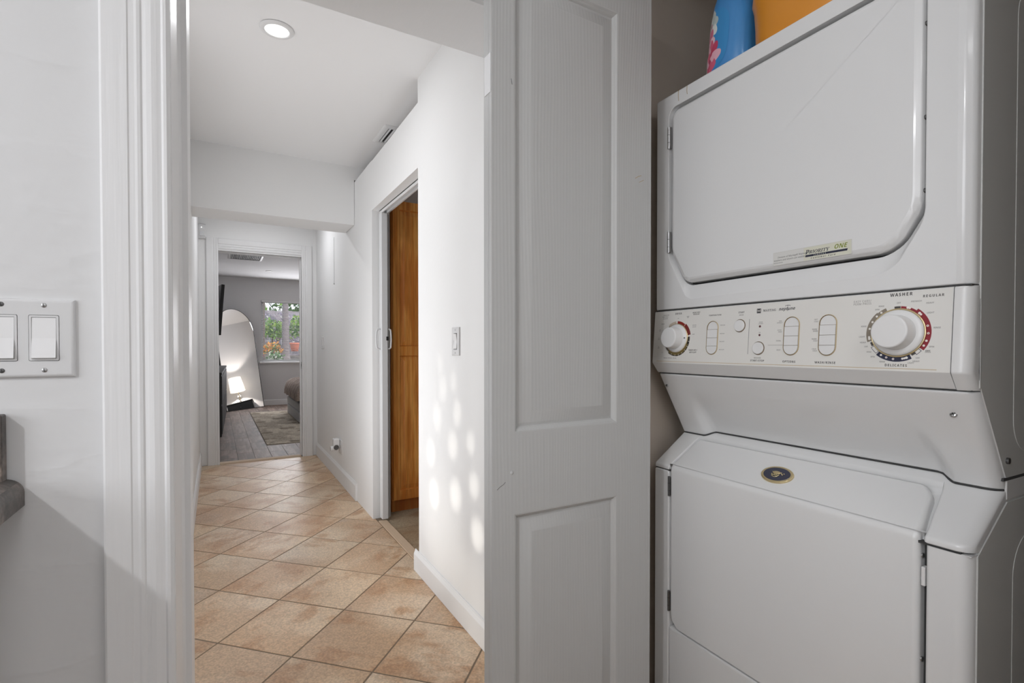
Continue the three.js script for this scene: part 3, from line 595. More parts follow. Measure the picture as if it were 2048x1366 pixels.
  // round push buttons
  for (const [x, y, r] of [[-0.0721, 1.1588, 0.0148], [-0.0222, 1.1083, 0.0147]]) {
    const b = obj('button', [plate(circP(0, 0, r - 0.0017), -0.003, 0.0035, 0.0012)], M.plastic, panel); onFace(b, x, y);
    obj('button_rim', [plate(circP(0, 0, r), -0.002, 0.0003, 0.0002, 1)], M.brownWell, b);
  }
  // banks of four buttons
  for (const [x, y0, y1, r] of [[-0.1465, 1.0933, 1.1726, 0.0158], [0.052, 1.0942, 1.1724, 0.0162], [0.125, 1.0944, 1.1727, 0.0162]]) {
    const rim = obj('button_bank', [(() => { const a = pillP(0, y0 - 1.13 - 0.0008, y1 - 1.13 + 0.0008, r + 0.0008), b = pillP(0, y0 - 1.13, y1 - 1.13, r); return loft([at(a, -0.001), at(a, 0.0012), at(b, 0.0022), at(b, 0.0003)]); })()], M.goldPaint, panel); onFace(rim, x, 1.13);
    obj('button_well', [cap(pillP(0, y0 - 1.13, y1 - 1.13, r), 0.00055)], M.brownWell, rim);
    const ri = r - 0.0011, h = (y1 - y0) / 4;
    for (let k = 0; k < 4; k++) {
      let p = pillP(0, y0 - 1.13 + 0.0011, y1 - 1.13 - 0.0011, ri, 12);
      p = clip(clip(p, 1, y0 - 1.13 + h * k + (k ? 0.0003 : 0), -1), 1, y0 - 1.13 + h * (k + 1) - 0.0003, 1);
      if (areaOf(p) < 0) p.reverse();
      obj('button', [plate(p, -0.001, k === 3 ? 0.0008 : 0.0019, 0.0004, 2)], M.plastic, rim);
    }
  }
  for (const y of [1.1555, 1.1368]) { const l = obj('indicator_lamp', [new THREE.SphereGeometry(0.0025, 14, 10).scale(1, 1, 0.5)], phys({ color: L(0.09, 0.015, 0.02), roughness: 0.2, clearcoat: 1 }), panel); onFace(l, -0.021, y); }

  // slanted skirt below the panel, scooped in the middle
  {
    const path = densify(fillet([[-0.03, 1.0402], [-0.0125, 1.0402], [-0.107, 0.8738], [-0.122, 0.8748]], [0.007, 0.002], 4), 0.008).reverse();
    const cols = (p) => {
      const t = sstep(1.0, 0.885, p[1]), o = [];
      const sc = (x) => -0.016 * t * sstep(-0.272 - 0.0, -0.242, x) * (1 - sstep(0.232 + 0.02 * t, 0.262 + 0.02 * t, x));
      o.push([XL + 0.001, 0, -0.03], [XL + 0.001, 0, -0.003], [XL + 0.003, 0, -0.0005]);
      for (let i = 0; i <= 64; i++) { const x = XL + 0.006 + (i / 64) * (0.32 - XL - 0.006); o.push([x, 0, sc(x), -0.7 * sc(x)]); }
      for (let k = 1; k <= 8; k++) { const q = (k / 8) * Math.PI / 2; o.push([0.32 + 0.0225 * Math.sin(q), 0, -0.0225 * (1 - Math.cos(q))]); }
      o.push([0.3425, 0, -0.04]);
      return o;
    };
    const s = obj('lower_skirt', [pathGrid(path, cols)], E, U);
    const sc1 = (x) => -0.016 * sstep(-0.272, -0.242, x) * (1 - sstep(0.252, 0.282, x)), line = [];
    for (let k = 0; k <= 90; k++) { const x = XL + 0.004 + (k / 90) * (0.341 - XL - 0.004), q = sc1(x), e = x > 0.32 ? 0.0225 * (1 - Math.sqrt(Math.max(0, 1 - ((x - 0.32) / 0.0225) ** 2))) : 0; line.push([x, 0.8722 - 0.7 * q, -0.1082 + q - e]); }
    obj('seam', [tube(line, 0.0021, 160, 6)], M.gap, s);
    for (const [x, y, z] of [[0.306, 1.0, -0.0355], [-0.3305, 1.006, -0.0322]]) {
      const w = obj('screw', [new THREE.SphereGeometry(0.0055, 18, 10, 0, 6.2832, 0, Math.PI / 2).scale(1, 0.5, 1).rotateX(1.06)], M.steel, s); w.position.set(x, y, z);
      obj('screw_slot', [lbox(-0.0036, 0.0036, -0.0006, 0.0006, 0, 0.0006).rotateZ(0.5).rotateX(-0.5).translate(0, 0.0013, 0.0024), lbox(-0.0006, 0.0006, -0.0036, 0.0036, 0, 0.0006).rotateZ(0.5).rotateX(-0.5).translate(0, 0.0013, 0.0024)], M.black, w);
    }
  }
  // washer
  const wb = obj('washer_cabinet', [
    sweepLX([[-0.022, 0.782], [-0.022, 0.09], [-0.06, 0.09], [-0.06, 0.0], [-0.7, 0.0], [-0.7, 0.855], [-0.128, 0.855]], XL, XR - 0.0012),
    plate(roundPoly(rectP(XL, -0.2915, 0.09, 0.7835), 0.005, 2), -0.03, 0, 0.003),
    plate(roundPoly(rectP(-0.2915, 0.2835, 0.09, 0.3725), 0.008, 3), -0.03, 0, 0.006),
  ], E, U);
  obj('corner_post', [pathGrid(densify([[0, 0.09], [0, 0.7835]], 0.2), () => { const o = [[0.2845, -0.03], [0.2845, -0.004], [0.2862, -0.0009], [0.29, 0]]; for (let k = 0; k <= 8; k++) { const t = (k / 8) * Math.PI / 2; o.push([0.322 + 0.0212 * Math.sin(t), -0.022 * (1 - Math.cos(t))]); } o.push([0.3432, -0.03]); return o; }), lbox(0.2845, 0.3432, 0.7825, 0.7835, -0.03, -0.004)], E, wb);
  obj('toe_panel', [lbox(XL + 0.01, XR - 0.01, 0.0, 0.085, -0.055, -0.05)], M.gap, wb);
  const wside = obj('side_panel', [
    sweepLX([[-0.0235, 0.781], [-0.0235, 0.02], [-0.69, 0.02], [-0.69, 0.852], [-0.128, 0.852]], XR - 0.001, XR + 0.0012),
    plate(roundPoly(rectP(0.15, 0.62, 0.1, 0.79), 0.07, 8), 0, 0.0009, 0.0007).rotateY(Math.PI / 2).translate(XR + 0.001, 0, 0),
  ], M.sidePanel, U);
  obj('flange', [lrbox(XR - 0.0015, XR + 0.0018, 0.02, 0.781, -0.0262, -0.0212, 0.0012, 2)], M.sidePanel, wside);
  // sloped top
  {
    const slope = 0.688, path = densify(fillet([[-0.012, 0.7862], [-0.0002, 0.7862], [-0.0002, 0.7965], [-0.128, 0.7965 + 0.128 * slope]], [0.003, 0.009], 5), 0.006);
    const rb = (d) => 0.2805 - 0.125 * d * sstep(-0.02, 0.05, d) - 0.0022 * sstep(0.06, 0.12, d), lb = (d) => -0.2905 + 0.095 * d;
    const cols = (p) => {
      const d = -p[0], a = lb(d), b = rb(d), o = [[XL, 0, -0.03], [XL, 0, -0.004], [XL + 0.0015, 0, -0.001], [XL + 0.005, 0]], rc = 1 - sstep(0.094, 0.104, d);
      o.push([a - 0.004, 0], [a - 0.0015, -0.0006 * rc], [a - 0.0003, -0.0025 * rc], [a, -0.016 * rc], [(a + b) / 2, -0.016 * rc], [b, -0.016 * rc], [b + 0.0003, -0.004 * rc], [b + 0.002, -0.0012 * rc], [b + 0.0055, 0]);
      const R = 0.024; for (let k = 0; k <= 8; k++) { const t = (k / 8) * Math.PI / 2; o.push([XR - R + R * Math.sin(t), 0, -R * (1 - Math.cos(t))]); }
      o.push([XR, 0, -0.04]);
      return o;
    };
    obj('washer_top', [pathGrid(path, cols), lrbox(XL, XR + 0.001, 0.8545, 0.8895, -0.7, -0.1245, 0.003, 2), lbox(XL + 0.01, XR - 0.01, 0.8, 0.85, -0.2, -0.13)], E, U);
    obj('seam', [lbox(XL + 0.002, 0.33, 0.7828, 0.787, -0.03, -0.0035), lbox(0.3405, XR + 0.0014, 0.8885, 0.8935, -0.69, -0.112), lbox(XL + 0.01, 0.2845, 0.36, 0.79, -0.028, -0.0215)], M.gap, U);
    // door folding over the slope
    const dp = densify(fillet([[-0.0, 0.3765], [0.0005, 0.3775], [0.0005, 0.7975], [-0.093, 0.7975 + 0.0935 * slope], [-0.097, 0.859]], [0.0005, 0.012, 0.004], 7), 0.012);
    const wd = obj('washer_door', [pathGrid(dp, (p) => {
      const d = Math.max(0, -p[0]), cr = p[1] < 0.4065 ? 0.03 - Math.sqrt(Math.max(0, 0.0009 - (0.4065 - p[1]) ** 2)) : 0, tc = d > 0.072 ? 0.016 * ((d - 0.072) / 0.024) ** 2 : 0;
      const a = -0.2865 + 0.095 * d + cr + tc * 0.3, b = 0.2742 - 0.17 * d * sstep(-0.02, 0.05, d) - cr - tc, o = [[a, -0.022], [a, -0.0075]];
      for (let k = 1; k <= 4; k++) { const t = (k / 4) * Math.PI / 2; o.push([a + 0.007 * (1 - Math.cos(t)), -0.0075 + 0.0075 * Math.sin(t)]); }
      for (let k = 1; k < 12; k++) o.push([a + 0.007 + (b - a - 0.017) * (k / 12), 0]);
      for (let k = 0; k <= 5; k++) { const t = (k / 5) * Math.PI / 2; o.push([b - 0.01 + 0.01 * Math.sin(t), -0.01 * (1 - Math.cos(t))]); }
      o.push([b, -0.022]);
      return o;
    })], E, U);
    for (const [y0, y1] of [[0.718, 0.7697], [0.4126, 0.4659]]) {
      const h = obj('hinge', [cyl(0.0034, y1 - y0, 14).translate(-0.2895, (y0 + y1) / 2, 0.0003), lbox(-0.2915, -0.284, y0 + 0.002, y1 - 0.002, -0.004, 0.0003)], M.darkSteel, wd);
      obj('knuckle_line', [cyl(0.00355, 0.0009, 14).translate(-0.2895, y0 + (y1 - y0) * 0.28, 0.0003), cyl(0.00355, 0.0009, 14).translate(-0.2895, y0 + (y1 - y0) * 0.66, 0.0003)], M.black, h);
    }
    for (const y of [0.7603, 0.7209, 0.585]) obj('bumper', [cyl(0.0042, 0.003, 16).rotateZ(Math.PI / 2).translate(0.2748, y, -0.0125)], M.steel, wd);
    obj('latch', [lrbox(0.2762, 0.2822, 0.712, 0.744, -0.016, -0.004, 0.0015, 2)], M.plastic, wd);
    // oval badge with a gilt crest
    const ang = Math.atan2(1, slope), bd = new THREE.Group();
    const ov = obj('badge', [plate(circP(0, 0, 0.0365, 48, 0.0245), -0.001, 0.0028, 0.0022, 4)], M.gold, wd);
    ov.position.set(-0.0115, 0.8272 + 0.002, -0.0455 + 0.002); ov.rotation.x = -ang + 0.0;
    obj('badge_field', [plate(circP(0, 0, 0.0305, 48, 0.0195), 0.001, 0.0031, 0.0003, 1)], phys({ color: L(0.012, 0.016, 0.05), roughness: 0.25, clearcoat: 1 }), ov);
    const crest = [];
    for (let k = -3; k <= 3; k++) crest.push(new THREE.SphereGeometry(0.0022, 8, 6).scale(0.8, 2.4, 0.5).rotateZ(-k * 0.3).translate(k * 0.0021 - 0.002, 0.002 + 0.0015 * Math.cos(k * 0.5), 0.0036));
    crest.push(new THREE.TorusGeometry(0.0082, 0.0011, 6, 20, Math.PI).rotateZ(Math.PI).translate(-0.002, -0.0012, 0.0034));
    for (let k = 0; k < 5; k++) crest.push(new THREE.SphereGeometry(0.0014, 8, 6).translate(0.0065 + 0.0022 * k, 0.0025 + 0.0025 * Math.sin(k * 1.7), 0.0035));
    for (let k = 0; k < 4; k++) crest.push(new THREE.SphereGeometry(0.0015, 8, 6).translate(-0.006 + 0.0026 * k, -0.0045 + (k % 2) * 0.0016, 0.0036));
    obj('crest', crest, M.gold, ov);
  }
}

// ------------------------------------------------------------------ bottles on the dryer
function flower(w, h) {
  const c = document.createElement('canvas'); c.width = 256; c.height = 256; const g = c.getContext('2d');
  g.fillStyle = '#3f8fca'; g.fillRect(0, 0, 256, 256);
  const petal = (x, y, r, a, col) => { g.save(); g.translate(x, y); g.rotate(a); g.fillStyle = col; g.beginPath(); g.ellipse(0, -r * 0.55, r * 0.34, r * 0.6, 0, 0, 7); g.fill(); g.restore(); };
  const bloom = (x, y, r, cols) => { for (let k = 0; k < 9; k++) petal(x, y, r, k * 0.7, cols[k % cols.length]); for (let k = 0; k < 6; k++) petal(x, y, r * 0.6, k * 1.05 + 0.3, cols[(k + 1) % cols.length]); g.fillStyle = '#a03e58'; g.beginPath(); g.arc(x, y, r * 0.14, 0, 7); g.fill(); };
  bloom(120, 60, 66, ['#dfe3df', '#c9cfca', '#b9c4c2']); bloom(95, 140, 70, ['#e5a8b6', '#d8738f', '#f0c9d2']); bloom(140, 205, 74, ['#d9647f', '#c84a68', '#eab3c0']); bloom(40, 210, 50, ['#dfe3df', '#c3cbc6']);
  const t = new THREE.CanvasTexture(c); t.colorSpace = THREE.SRGBColorSpace; return t;
}
// local frames of the two bottles follow the washer: x right, z out of the front
{
  const sup = (n, ax, az, e) => Array.from({ length: n }, (_, i) => { const t = (i / n) * 2 * Math.PI, c = Math.cos(t), s = Math.sin(t); return [ax * Math.sign(c) * Math.abs(c) ** e, az * Math.sign(s) * Math.abs(s) ** e]; });
  const tower = (sections) => loft(sections.map(([y, ax, az, ox = 0, e = 0.8, oz = 0]) => sup(48, ax, az, e).map(([x, z]) => [x + ox, y, z + oz]).reverse()));
  const toWorld = (x, d) => [1.0238 + 0.0367 * -x + 0.9993 * d, 1.7752, 0.6729 - 0.9993 * x - 0.0367 * d];
  const blue = thing('detergent_bottle', 'tall blue detergent bottle with a pink flower label on top of the dryer', 'bottle', toWorld(-0.166, 0.085), -1.6075);
  const bm = phys({ color: L(0.06, 0.26, 0.58), roughness: 0.35, clearcoat: 0.2 });
  const secs = [[0, 0.054, 0.04], [0.003, 0.06, 0.047], [0.012, 0.063, 0.05], [0.07, 0.059, 0.0485, 0.003], [0.13, 0.058, 0.046, 0.006], [0.18, 0.048, 0.042, 0.006], [0.215, 0.036, 0.035, 0.006, 0.9], [0.235, 0.024, 0.024, 0.006, 1], [0.245, 0.02, 0.02, 0.006, 1]];
  obj('body', [tower(secs)], bm, blue);
  const lg = grid(14, 14, (u, v) => {           // label wrapped round the far side
    const y = 0.015 + 0.155 * v, s = secs.findIndex((q) => q[0] > y), a = secs[s - 1], b = secs[s], t = (y - a[0]) / (b[0] - a[0]), q = a.map((x, i) => x + ((b[i] ?? 0) - x) * t);
    const half = 0.62 * Math.sqrt(Math.max(0.02, 1 - (2 * v - 1) ** 4)), ph = 2.1 - (u * 2 - 1) * half * 1.3, c = Math.cos(ph), w = Math.sin(ph);
    return [(q[1] + 0.0006) * Math.sign(c) * Math.abs(c) ** 0.8 + (q[3] ?? 0), y, (q[2] + 0.0006) * Math.sign(w) * Math.abs(w) ** 0.8];
  });
  obj('label', [lg], std({ map: flower(), roughness: 0.4, side: THREE.DoubleSide }), blue, true);
  obj('cap', [lathe([[0, 0.052], [0.021, 0.052], [0.0235, 0.05], [0.0245, 0.002], [0.0235, 0], [0, 0]]).translate(0.006, 0.24, 0)], phys({ color: L(0.7, 0.72, 0.75), roughness: 0.35 }), blue);

  const or = thing('detergent_jug', 'squat orange detergent jug beside the blue bottle on top of the dryer', 'bottle', toWorld(0.032, 0.085), -1.6075);
  const om = phys({ color: L(0.72, 0.28, 0.025), roughness: 0.36, clearcoat: 0.2 });
  const os = [[0, 0.108, 0.05], [0.004, 0.116, 0.058], [0.018, 0.12, 0.062], [0.06, 0.121, 0.063], [0.1, 0.122, 0.064, -0.002], [0.118, 0.125, 0.066, -0.004], [0.135, 0.124, 0.065, -0.003], [0.15, 0.117, 0.06], [0.19, 0.1, 0.052, 0.006], [0.225, 0.07, 0.042, 0.01], [0.245, 0.034, 0.03, 0.016, 0.9], [0.26, 0.026, 0.026, 0.016, 1]];
  obj('body', [tower(os)], om, or);
  obj('handle', [tube([[-0.085, 0.175, 0], [-0.1, 0.215, 0], [-0.07, 0.25, 0], [-0.02, 0.245, 0], [0.0, 0.235, 0]], 0.012, 30, 10)], om, or);
  obj('cap', [lathe([[0, 0.05], [0.026, 0.05], [0.029, 0.047], [0.031, 0.002], [0.03, 0], [0, 0]]).translate(0.016, 0.258, 0)], phys({ color: L(0.08, 0.2, 0.5), roughness: 0.4 }), or);
}

// ------------------------------------------------------------------ kitchen side: switch bank, counter, lamps behind the camera
{
  const t = thing('light_switch', 'wide grey wall plate with white rocker switches on the kitchen wall above the counter', 'light switch', [0, 0, 1.0]);
  const cxs = [-0.3105, -0.2645, -0.2185];
  const pl = obj('plate', [(() => {
    const o = rectP(-0.3475, -0.1835, 1.0665, 1.1815);
    const hs = cxs.map((c) => roundPoly(rectP(c - 0.0172, c + 0.0172, 1.0905, 1.158), 0.002, 3));
    return join(plate(o, 0, 0.0062, 0.005, 5, hs.map((h) => h.slice().reverse())), ...hs.map((h) => loft([at(h, 0.0062), at(h, 0.002)])));
  })()], M.switchPlate, t);
  for (const c of cxs) {
    obj('rocker_frame', [withHoles(roundPoly(rectP(c - 0.0166, c + 0.0166, 1.0911, 1.1574), 0.0018, 3), [rectP(c - 0.0138, c + 0.0138, 1.0942, 1.1545)], 0.001, 0.0068)], M.switchPlate, t);
    const on = c > -0.3 && c < -0.25 ? 0 : 1;
    obj('rocker', [sweepLX([[0.003, 1.0947], [0.0108, 1.0947], [0.0112, 1.0955], [0.0068, 1.124], [0.0062, 1.154], [0.003, 1.154]], c - 0.0134, c + 0.0134)], M.rocker, t);
    obj('rocker_well', [lbox(c - 0.0172, c + 0.0172, 1.0905, 1.158, 0.0005, 0.0014)], M.gap, t);
    for (const y of [1.0772, 1.1722]) {
      const sc = obj('screw', [new THREE.SphereGeometry(0.0034, 16, 8, 0, 6.2832, 0, Math.PI / 2).rotateX(Math.PI / 2).scale(1, 1, 0.4).translate(c, y, 0.0062)], c < -0.25 ? M.darkSteel : M.steel, t);
      obj('screw_slot', [lbox(-0.0003, 0.0003, -0.003, 0.003, 0, 0.0003).rotateZ(0.25).translate(c, y, 0.0075)], M.black, sc);
    }
  }
}
{
  const t = thing('countertop', 'dark stone-look countertop with rounded front edge and low splash against the kitchen wall', 'countertop', [0, 0, 0]);
  const p = [[-0.86, 0.9195], [-0.86, 0.8795], [-0.2445, 0.8795], [-0.243, 0.881]];
  for (let k = 0; k <= 8; k++) { const a = (k / 8) * Math.PI / 2; p.push([-0.266 + 0.023 * Math.cos(a), 0.9005 + 0.021 * Math.sin(a)]); }
  p.push([-0.285, 0.9195]);
  obj('slab', [alongF(p, -1.2, 0.998)], M.counter, t);
  obj('side_splash', [rbox(-0.86, -0.2615, 0.9175, 1.0155, 0.979, 0.9985, 0.0025)], M.counter, t);
  const c = thing('base_cabinet', 'white base cabinet under the dark countertop', 'cabinet', [0, 0, 0]);
  obj('carcass', [box(-0.86, -0.31, 0.09, 0.879, -1.18, 0.985), box(-0.86, -0.36, 0, 0.09, -1.18, 0.985)], M.trim, c);
  for (let k = 0; k < 4; k++) { const d = obj('door', [rbox(-0.309, -0.29, 0.1, 0.87, -1.16 + k * 0.536, -1.16 + k * 0.536 + 0.525, 0.004)], M.trim, c); obj('knob', [new THREE.SphereGeometry(0.014, 14, 10).translate(-0.276, 0.78, 1.16 - k * 0.536 - (k % 2 ? 0.06 : 0.46))], M.steel, d); }
}
function panelLamp(x, f, w, d, inten, label, y = 2.42) {
  const t = thing('ceiling_light', label, 'ceiling light', [x, y, f]);
  obj('frame', [withHoles(rectP(-w / 2 - 0.02, w / 2 + 0.02, -d / 2 - 0.02, d / 2 + 0.02), [rectP(-w / 2, w / 2, -d / 2, d / 2)], 0, 0.02).rotateX(Math.PI / 2)], M.whiteMetal, t);
  obj('diffuser', [lbox(-w / 2, w / 2, -0.012, -0.004, -d / 2, d / 2)], M.lampGlow, t);
  area(w, d, 0xfcfcff, inten, [x, y - 0.018, f], [x, 0, f + 0.0001]);
}
panelLamp(0.0, -1.1, 0.6, 0.6, 7, 'square flush panel light on the kitchen ceiling behind the doorway');

// ------------------------------------------------------------------ hallway fittings
function downlight(x, f, y, r, label, on) {
  const t = thing('recessed_light', label, 'ceiling light', [x, y, f]);
  obj('trim_ring', [lathe([[r * 0.7, -0.003], [r * 0.71, -0.0085], [r * 0.8, -0.0095], [r * 0.95, -0.006], [r, -0.0025], [r, -0.0012]], 56)], M.whiteMetal, t);
  obj('ceiling_gap', [lathe([[0, -0.0004], [r * 0.985, -0.0004], [r * 0.985, -0.0014], [0, -0.0014]], 48)], M.gap, t);
  obj('diffuser', [lathe([[0, -0.0085], [r * 0.64, -0.008], [r * 0.7, -0.0055], [r * 0.7, -0.003], [0, -0.003]], 48)], on ? M.lampGlow : M.whiteMetal, t);
}
downlight(0.2255, 2.325, 2.42, 0.066, 'round recessed downlight glowing white in the hallway ceiling', true);
area(0.085, 0.085, 0xfafbff, 125, [0.2255, 2.405, 2.325], [0.2255, 0, 2.3251]);
downlight(0.4, 4.85, 2.42, 0.066, 'round recessed downlight in the hallway ceiling behind the beam', true);
area(0.085, 0.085, 0xfafbff, 210, [0.4, 2.405, 4.85], [0.4, 0, 4.8501]);
downlight(-1.5, -0.3, 2.42, 0.066, 'round recessed downlight in the kitchen ceiling over the counter', true);
area(0.1, 0.1, 0xfafbff, 640, [-1.5, 2.405, -0.3], [-1.5, 0, -0.2999]);
panelLamp(2.0, 7.3, 0.5, 0.5, 7, 'square flush panel light on the bedroom ceiling over the bed', 2.43);
downlight(0.80, 9.77, 2.43, 0.06, 'small recessed downlight in the bedroom ceiling near the window', false);

function ventThing(label, x0, x1, f0, f1, y, n, slanted) {
  const t = thing('ceiling_vent', label, 'air vent', [(x0 + x1) / 2, y, (f0 + f1) / 2]);
  const w = (x1 - x0) / 2, d = (f1 - f0) / 2, b = 0.028;
  const o = rectP(-w, w, -d, d), i = rectP(-w + b, w - b, -d + b, d - b);
  obj('frame', [loft([at(o, 0), at(o, 0.003), at(inset(o, 0.012), 0.011), at(i, 0.011), at(i, 0.002)]).rotateX(Math.PI / 2)], M.whiteMetal, t);
  obj('duct', [lbox(-w + b * 0.9, w - b * 0.9, -0.0015, -0.0005, -d + b * 0.9, d - b * 0.9)], M.black, t);
  for (let k = 0; k < n; k++) { const x = -w + b + ((k + 0.5) / n) * 2 * (w - b); obj('slat', [new THREE.BoxGeometry(0.0012, 0.011, 2 * (d - b)).rotateZ(0.7).translate(x, -0.006, 0)], M.whiteMetal, t); }
  return t;
}
ventThing('white ceiling register with slanted louvres above the bedroom doorway', 0.155, 0.605, 8.14, 8.66, 2.43, 18);
ventThing('white ceiling vent half hidden behind the top of the hallway wall', 0.868, 1.24, 2.99, 3.27, 2.42, 12);

{ // motion sensor in the far left corner
  const t = thing('motion_sensor', 'small white motion sensor high in the left corner beside the bedroom doorway', 'motion sensor', [-0.107, 2.125, 5.6]);
  const p = [[0, 0], [0.025, 0], [0.04, 0.03], [0.046, 0.09], [0.036, 0.128], [0.02, 0.138], [0, 0.138]];
  obj('housing', [ext(roundPoly(p.map(([a, b]) => [a, b]), 0.008, 4), 0.058).rotateY(-Math.PI / 2).translate(0.029, 0, 0)], M.whiteMetal, t);
  obj('lens', [lrbox(-0.02, 0.02, 0.02, 0.07, 0.03, 0.0445, 0.006, 3)], M.vinyl, t);
  obj('indicator_lamp', [new THREE.SphereGeometry(0.004, 12, 8).translate(-0.004, 0.1, 0.0455)], M.lampGlow, t);
}
const onRight = (f) => -Math.PI / 2 + 0.0122;         // faces the hallway from the right wall
{
  const f = 1.935, t = thing('light_switch', 'single rocker light switch on the sunlit hallway wall right of the pantry opening', 'light switch', [wr(f), 1.077, f], onRight());
  const h = roundPoly(rectP(-0.0172, 0.0172, 0.025, 0.092), 0.002, 3);
  obj('plate', [plate(rectP(-0.037, 0.037, 0, 0.116), 0, 0.0065, 0.004, 4, [h.slice().reverse()]), loft([at(h, 0.0065), at(h, 0.002)])], M.switchPlate, t);
  obj('rocker', [sweepLX([[0.002, 0.027], [0.009, 0.027], [0.0065, 0.058], [0.0105, 0.0895], [0.002, 0.0895]], -0.015, 0.015)], M.rocker, t);
  obj('rocker_well', [lbox(-0.0172, 0.0172, 0.025, 0.092, 0.0005, 0.0014)], M.gap, t);
  for (const y of [0.011, 0.105]) obj('screw', [cyl(0.003, 0.001, 14).rotateX(Math.PI / 2).translate(0, y, 0.0068)], M.steel, t);
}
{
  const f = 5.2, t = thing('light_switch', 'small white light switch at the far end of the hallway beside the bedroom doorway', 'light switch', [wr(f), 1.1, f], onRight());
  obj('plate', [plate(roundPoly(rectP(-0.06, 0.06, 0, 0.115), 0.006, 3), 0, 0.006, 0.004, 3)], M.switchPlate, t);
  obj('rocker', [lrbox(-0.016, 0.016, 0.025, 0.09, 0.003, 0.0095, 0.002, 2)], M.rocker, t);
}
{
  const f = 4.36, t = thing('wall_outlet', 'white outlet plate low on the hallway wall holding a plug-in night light', 'outlet', [wr(f), 0.235, f], onRight());
  obj('plate', [plate(roundPoly(rectP(-0.062, 0.062, 0, 0.118), 0.006, 3), 0, 0.006, 0.004, 3)], M.switchPlate, t);
  for (const y of [0.035, 0.083]) obj('socket', [plate(roundPoly(rectP(-0.017, 0.017, y - 0.014, y + 0.014), 0.006, 4), 0.005, 0.0075, 0.001, 2)], M.rocker, t);
  const n = thing('night_light', 'white plug-in night light with a dark round lens, plugged into the low hallway outlet', 'night light', [wr(f) - 0.008, 0.262, f + 0.02], onRight());
  obj('body', [lrbox(-0.035, 0.03, 0.015, 0.1, 0, 0.05, 0.012, 3), cyl(0.021, 0.05, 24).rotateX(Math.PI / 2).translate(0.0, 0.018, 0.045)], M.rocker, n);
  obj('lens', [cyl(0.0165, 0.004, 24).rotateZ(Math.PI / 2).translate(0.031, 0.03, 0.03), new THREE.TorusGeometry(0.017, 0.004, 8, 24).rotateY(Math.PI / 2).translate(0.031, 0.03, 0.03)], M.darkSteel, n);
}
{
  const f = 4.6, c = obj('hanging_wire', [tube([[0, 0, 0], [-0.0005, -0.12, 0.001], [0.0002, -0.25, -0.001], [0, -0.4, 0]], 0.0012, 30, 6), new THREE.SphereGeometry(0.006, 10, 8).translate(0, -0.4, 0)], std({ color: L(0.35), roughness: 0.6 }));
  c.position.set(wr(f) - 0.0025, 2.06, -f); tag(c, 'thin grey wire hanging down the hallway wall under the beam', 'wire');
}
{ // folding door stacked at the far jamb of the pantry opening
  const t = thing('folding_door', 'white vinyl accordion door folded against the far jamb of the pantry opening', 'folding door', [0.93, 0, 3.25]);
  obj('lead_post', [lrbox(-0.021, 0.021, 0.014, 1.965, -0.035, 0.022, 0.004, 2)], M.vinyl, t);
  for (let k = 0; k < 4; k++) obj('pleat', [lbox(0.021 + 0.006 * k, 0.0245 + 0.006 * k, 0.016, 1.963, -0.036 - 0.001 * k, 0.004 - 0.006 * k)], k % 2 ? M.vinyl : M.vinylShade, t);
  obj('handle', [tube([[-0.02, 1.1, 0], [-0.044, 1.107, 0.003], [-0.05, 1.13, 0.004], [-0.05, 1.2, 0.004], [-0.044, 1.223, 0.003], [-0.02, 1.23, 0]], 0.0055, 40, 8)], M.vinyl, t);
  obj('handle', [tube([[0.02, 1.1, 0.012], [0.036, 1.107, 0.014], [0.04, 1.13, 0.015], [0.04, 1.2, 0.015], [0.036, 1.223, 0.014], [0.02, 1.23, 0.012]], 0.0055, 40, 8)], M.vinyl, t);
  obj('latch', [lrbox(0.008, 0.022, 1.155, 1.18, 0.02, 0.0255, 0.001, 1)], M.black, t);
  obj('seam', [lbox(0.0165, 0.0185, 0.016, 1.963, 0.0195, 0.0226)], M.gap, t);
  const tr = thing('door_track', 'grey overhead track of the accordion door in the pantry opening', 'door track', [0, 0, 0]);
  obj('rail', [box(0.915, 0.921, 1.967, 1.989, 2.42, 3.29), box(0.945, 0.951, 1.967, 1.989, 2.42, 3.29), box(0.915, 0.951, 1.984, 1.989, 2.42, 3.29)], M.whiteMetal, tr);
}
{ // pantry cabinet
  const t = thing('pantry_cabinet', 'tall golden oak cabinet with raised panel door in the pantry', 'cabinet', [1.018, 0, 3.385]);
  obj('carcass', [lbox(0, 0.9, 0.075, 2.094, -0.42, 0), lbox(0, 0.9, 0.0, 0.075, -0.42, -0.012)], M.oak, t);
  obj('toe_kick', [lbox(0, 0.9, 0.0, 0.074, -0.012, -0.004)], std({ map: rep(oakTex, 0.5, 1.5), color: L(0.62, 0.54, 0.5), roughness: 0.6 }), t);
  for (let k = 0; k < 2; k++) {
    const x0 = 0.0045 + k * 0.449, x1 = x0 + 0.443, a = [x0 + 0.045, x1 - 0.045, 1.118, 2.035], b = [x0 + 0.045, x1 - 0.045, 0.146, 1.056];
    const d = obj('door', [withHoles(roundPoly(rectP(x0, x1, 0.083, 2.091), 0.002, 1), [rectP(...a), rectP(...b)], 0.004, 0.023)], M.oak, t);
    for (const q of [a, b]) obj('panel', [panelFace(q[0], q[1], q[2], q[3], [[0, 0.023], [0.004, 0.019], [0.0065, 0.012], [0.009, 0.012], [0.034, 0.0195], [0.0355, 0.0205]])], M.oak, d);
  }
}

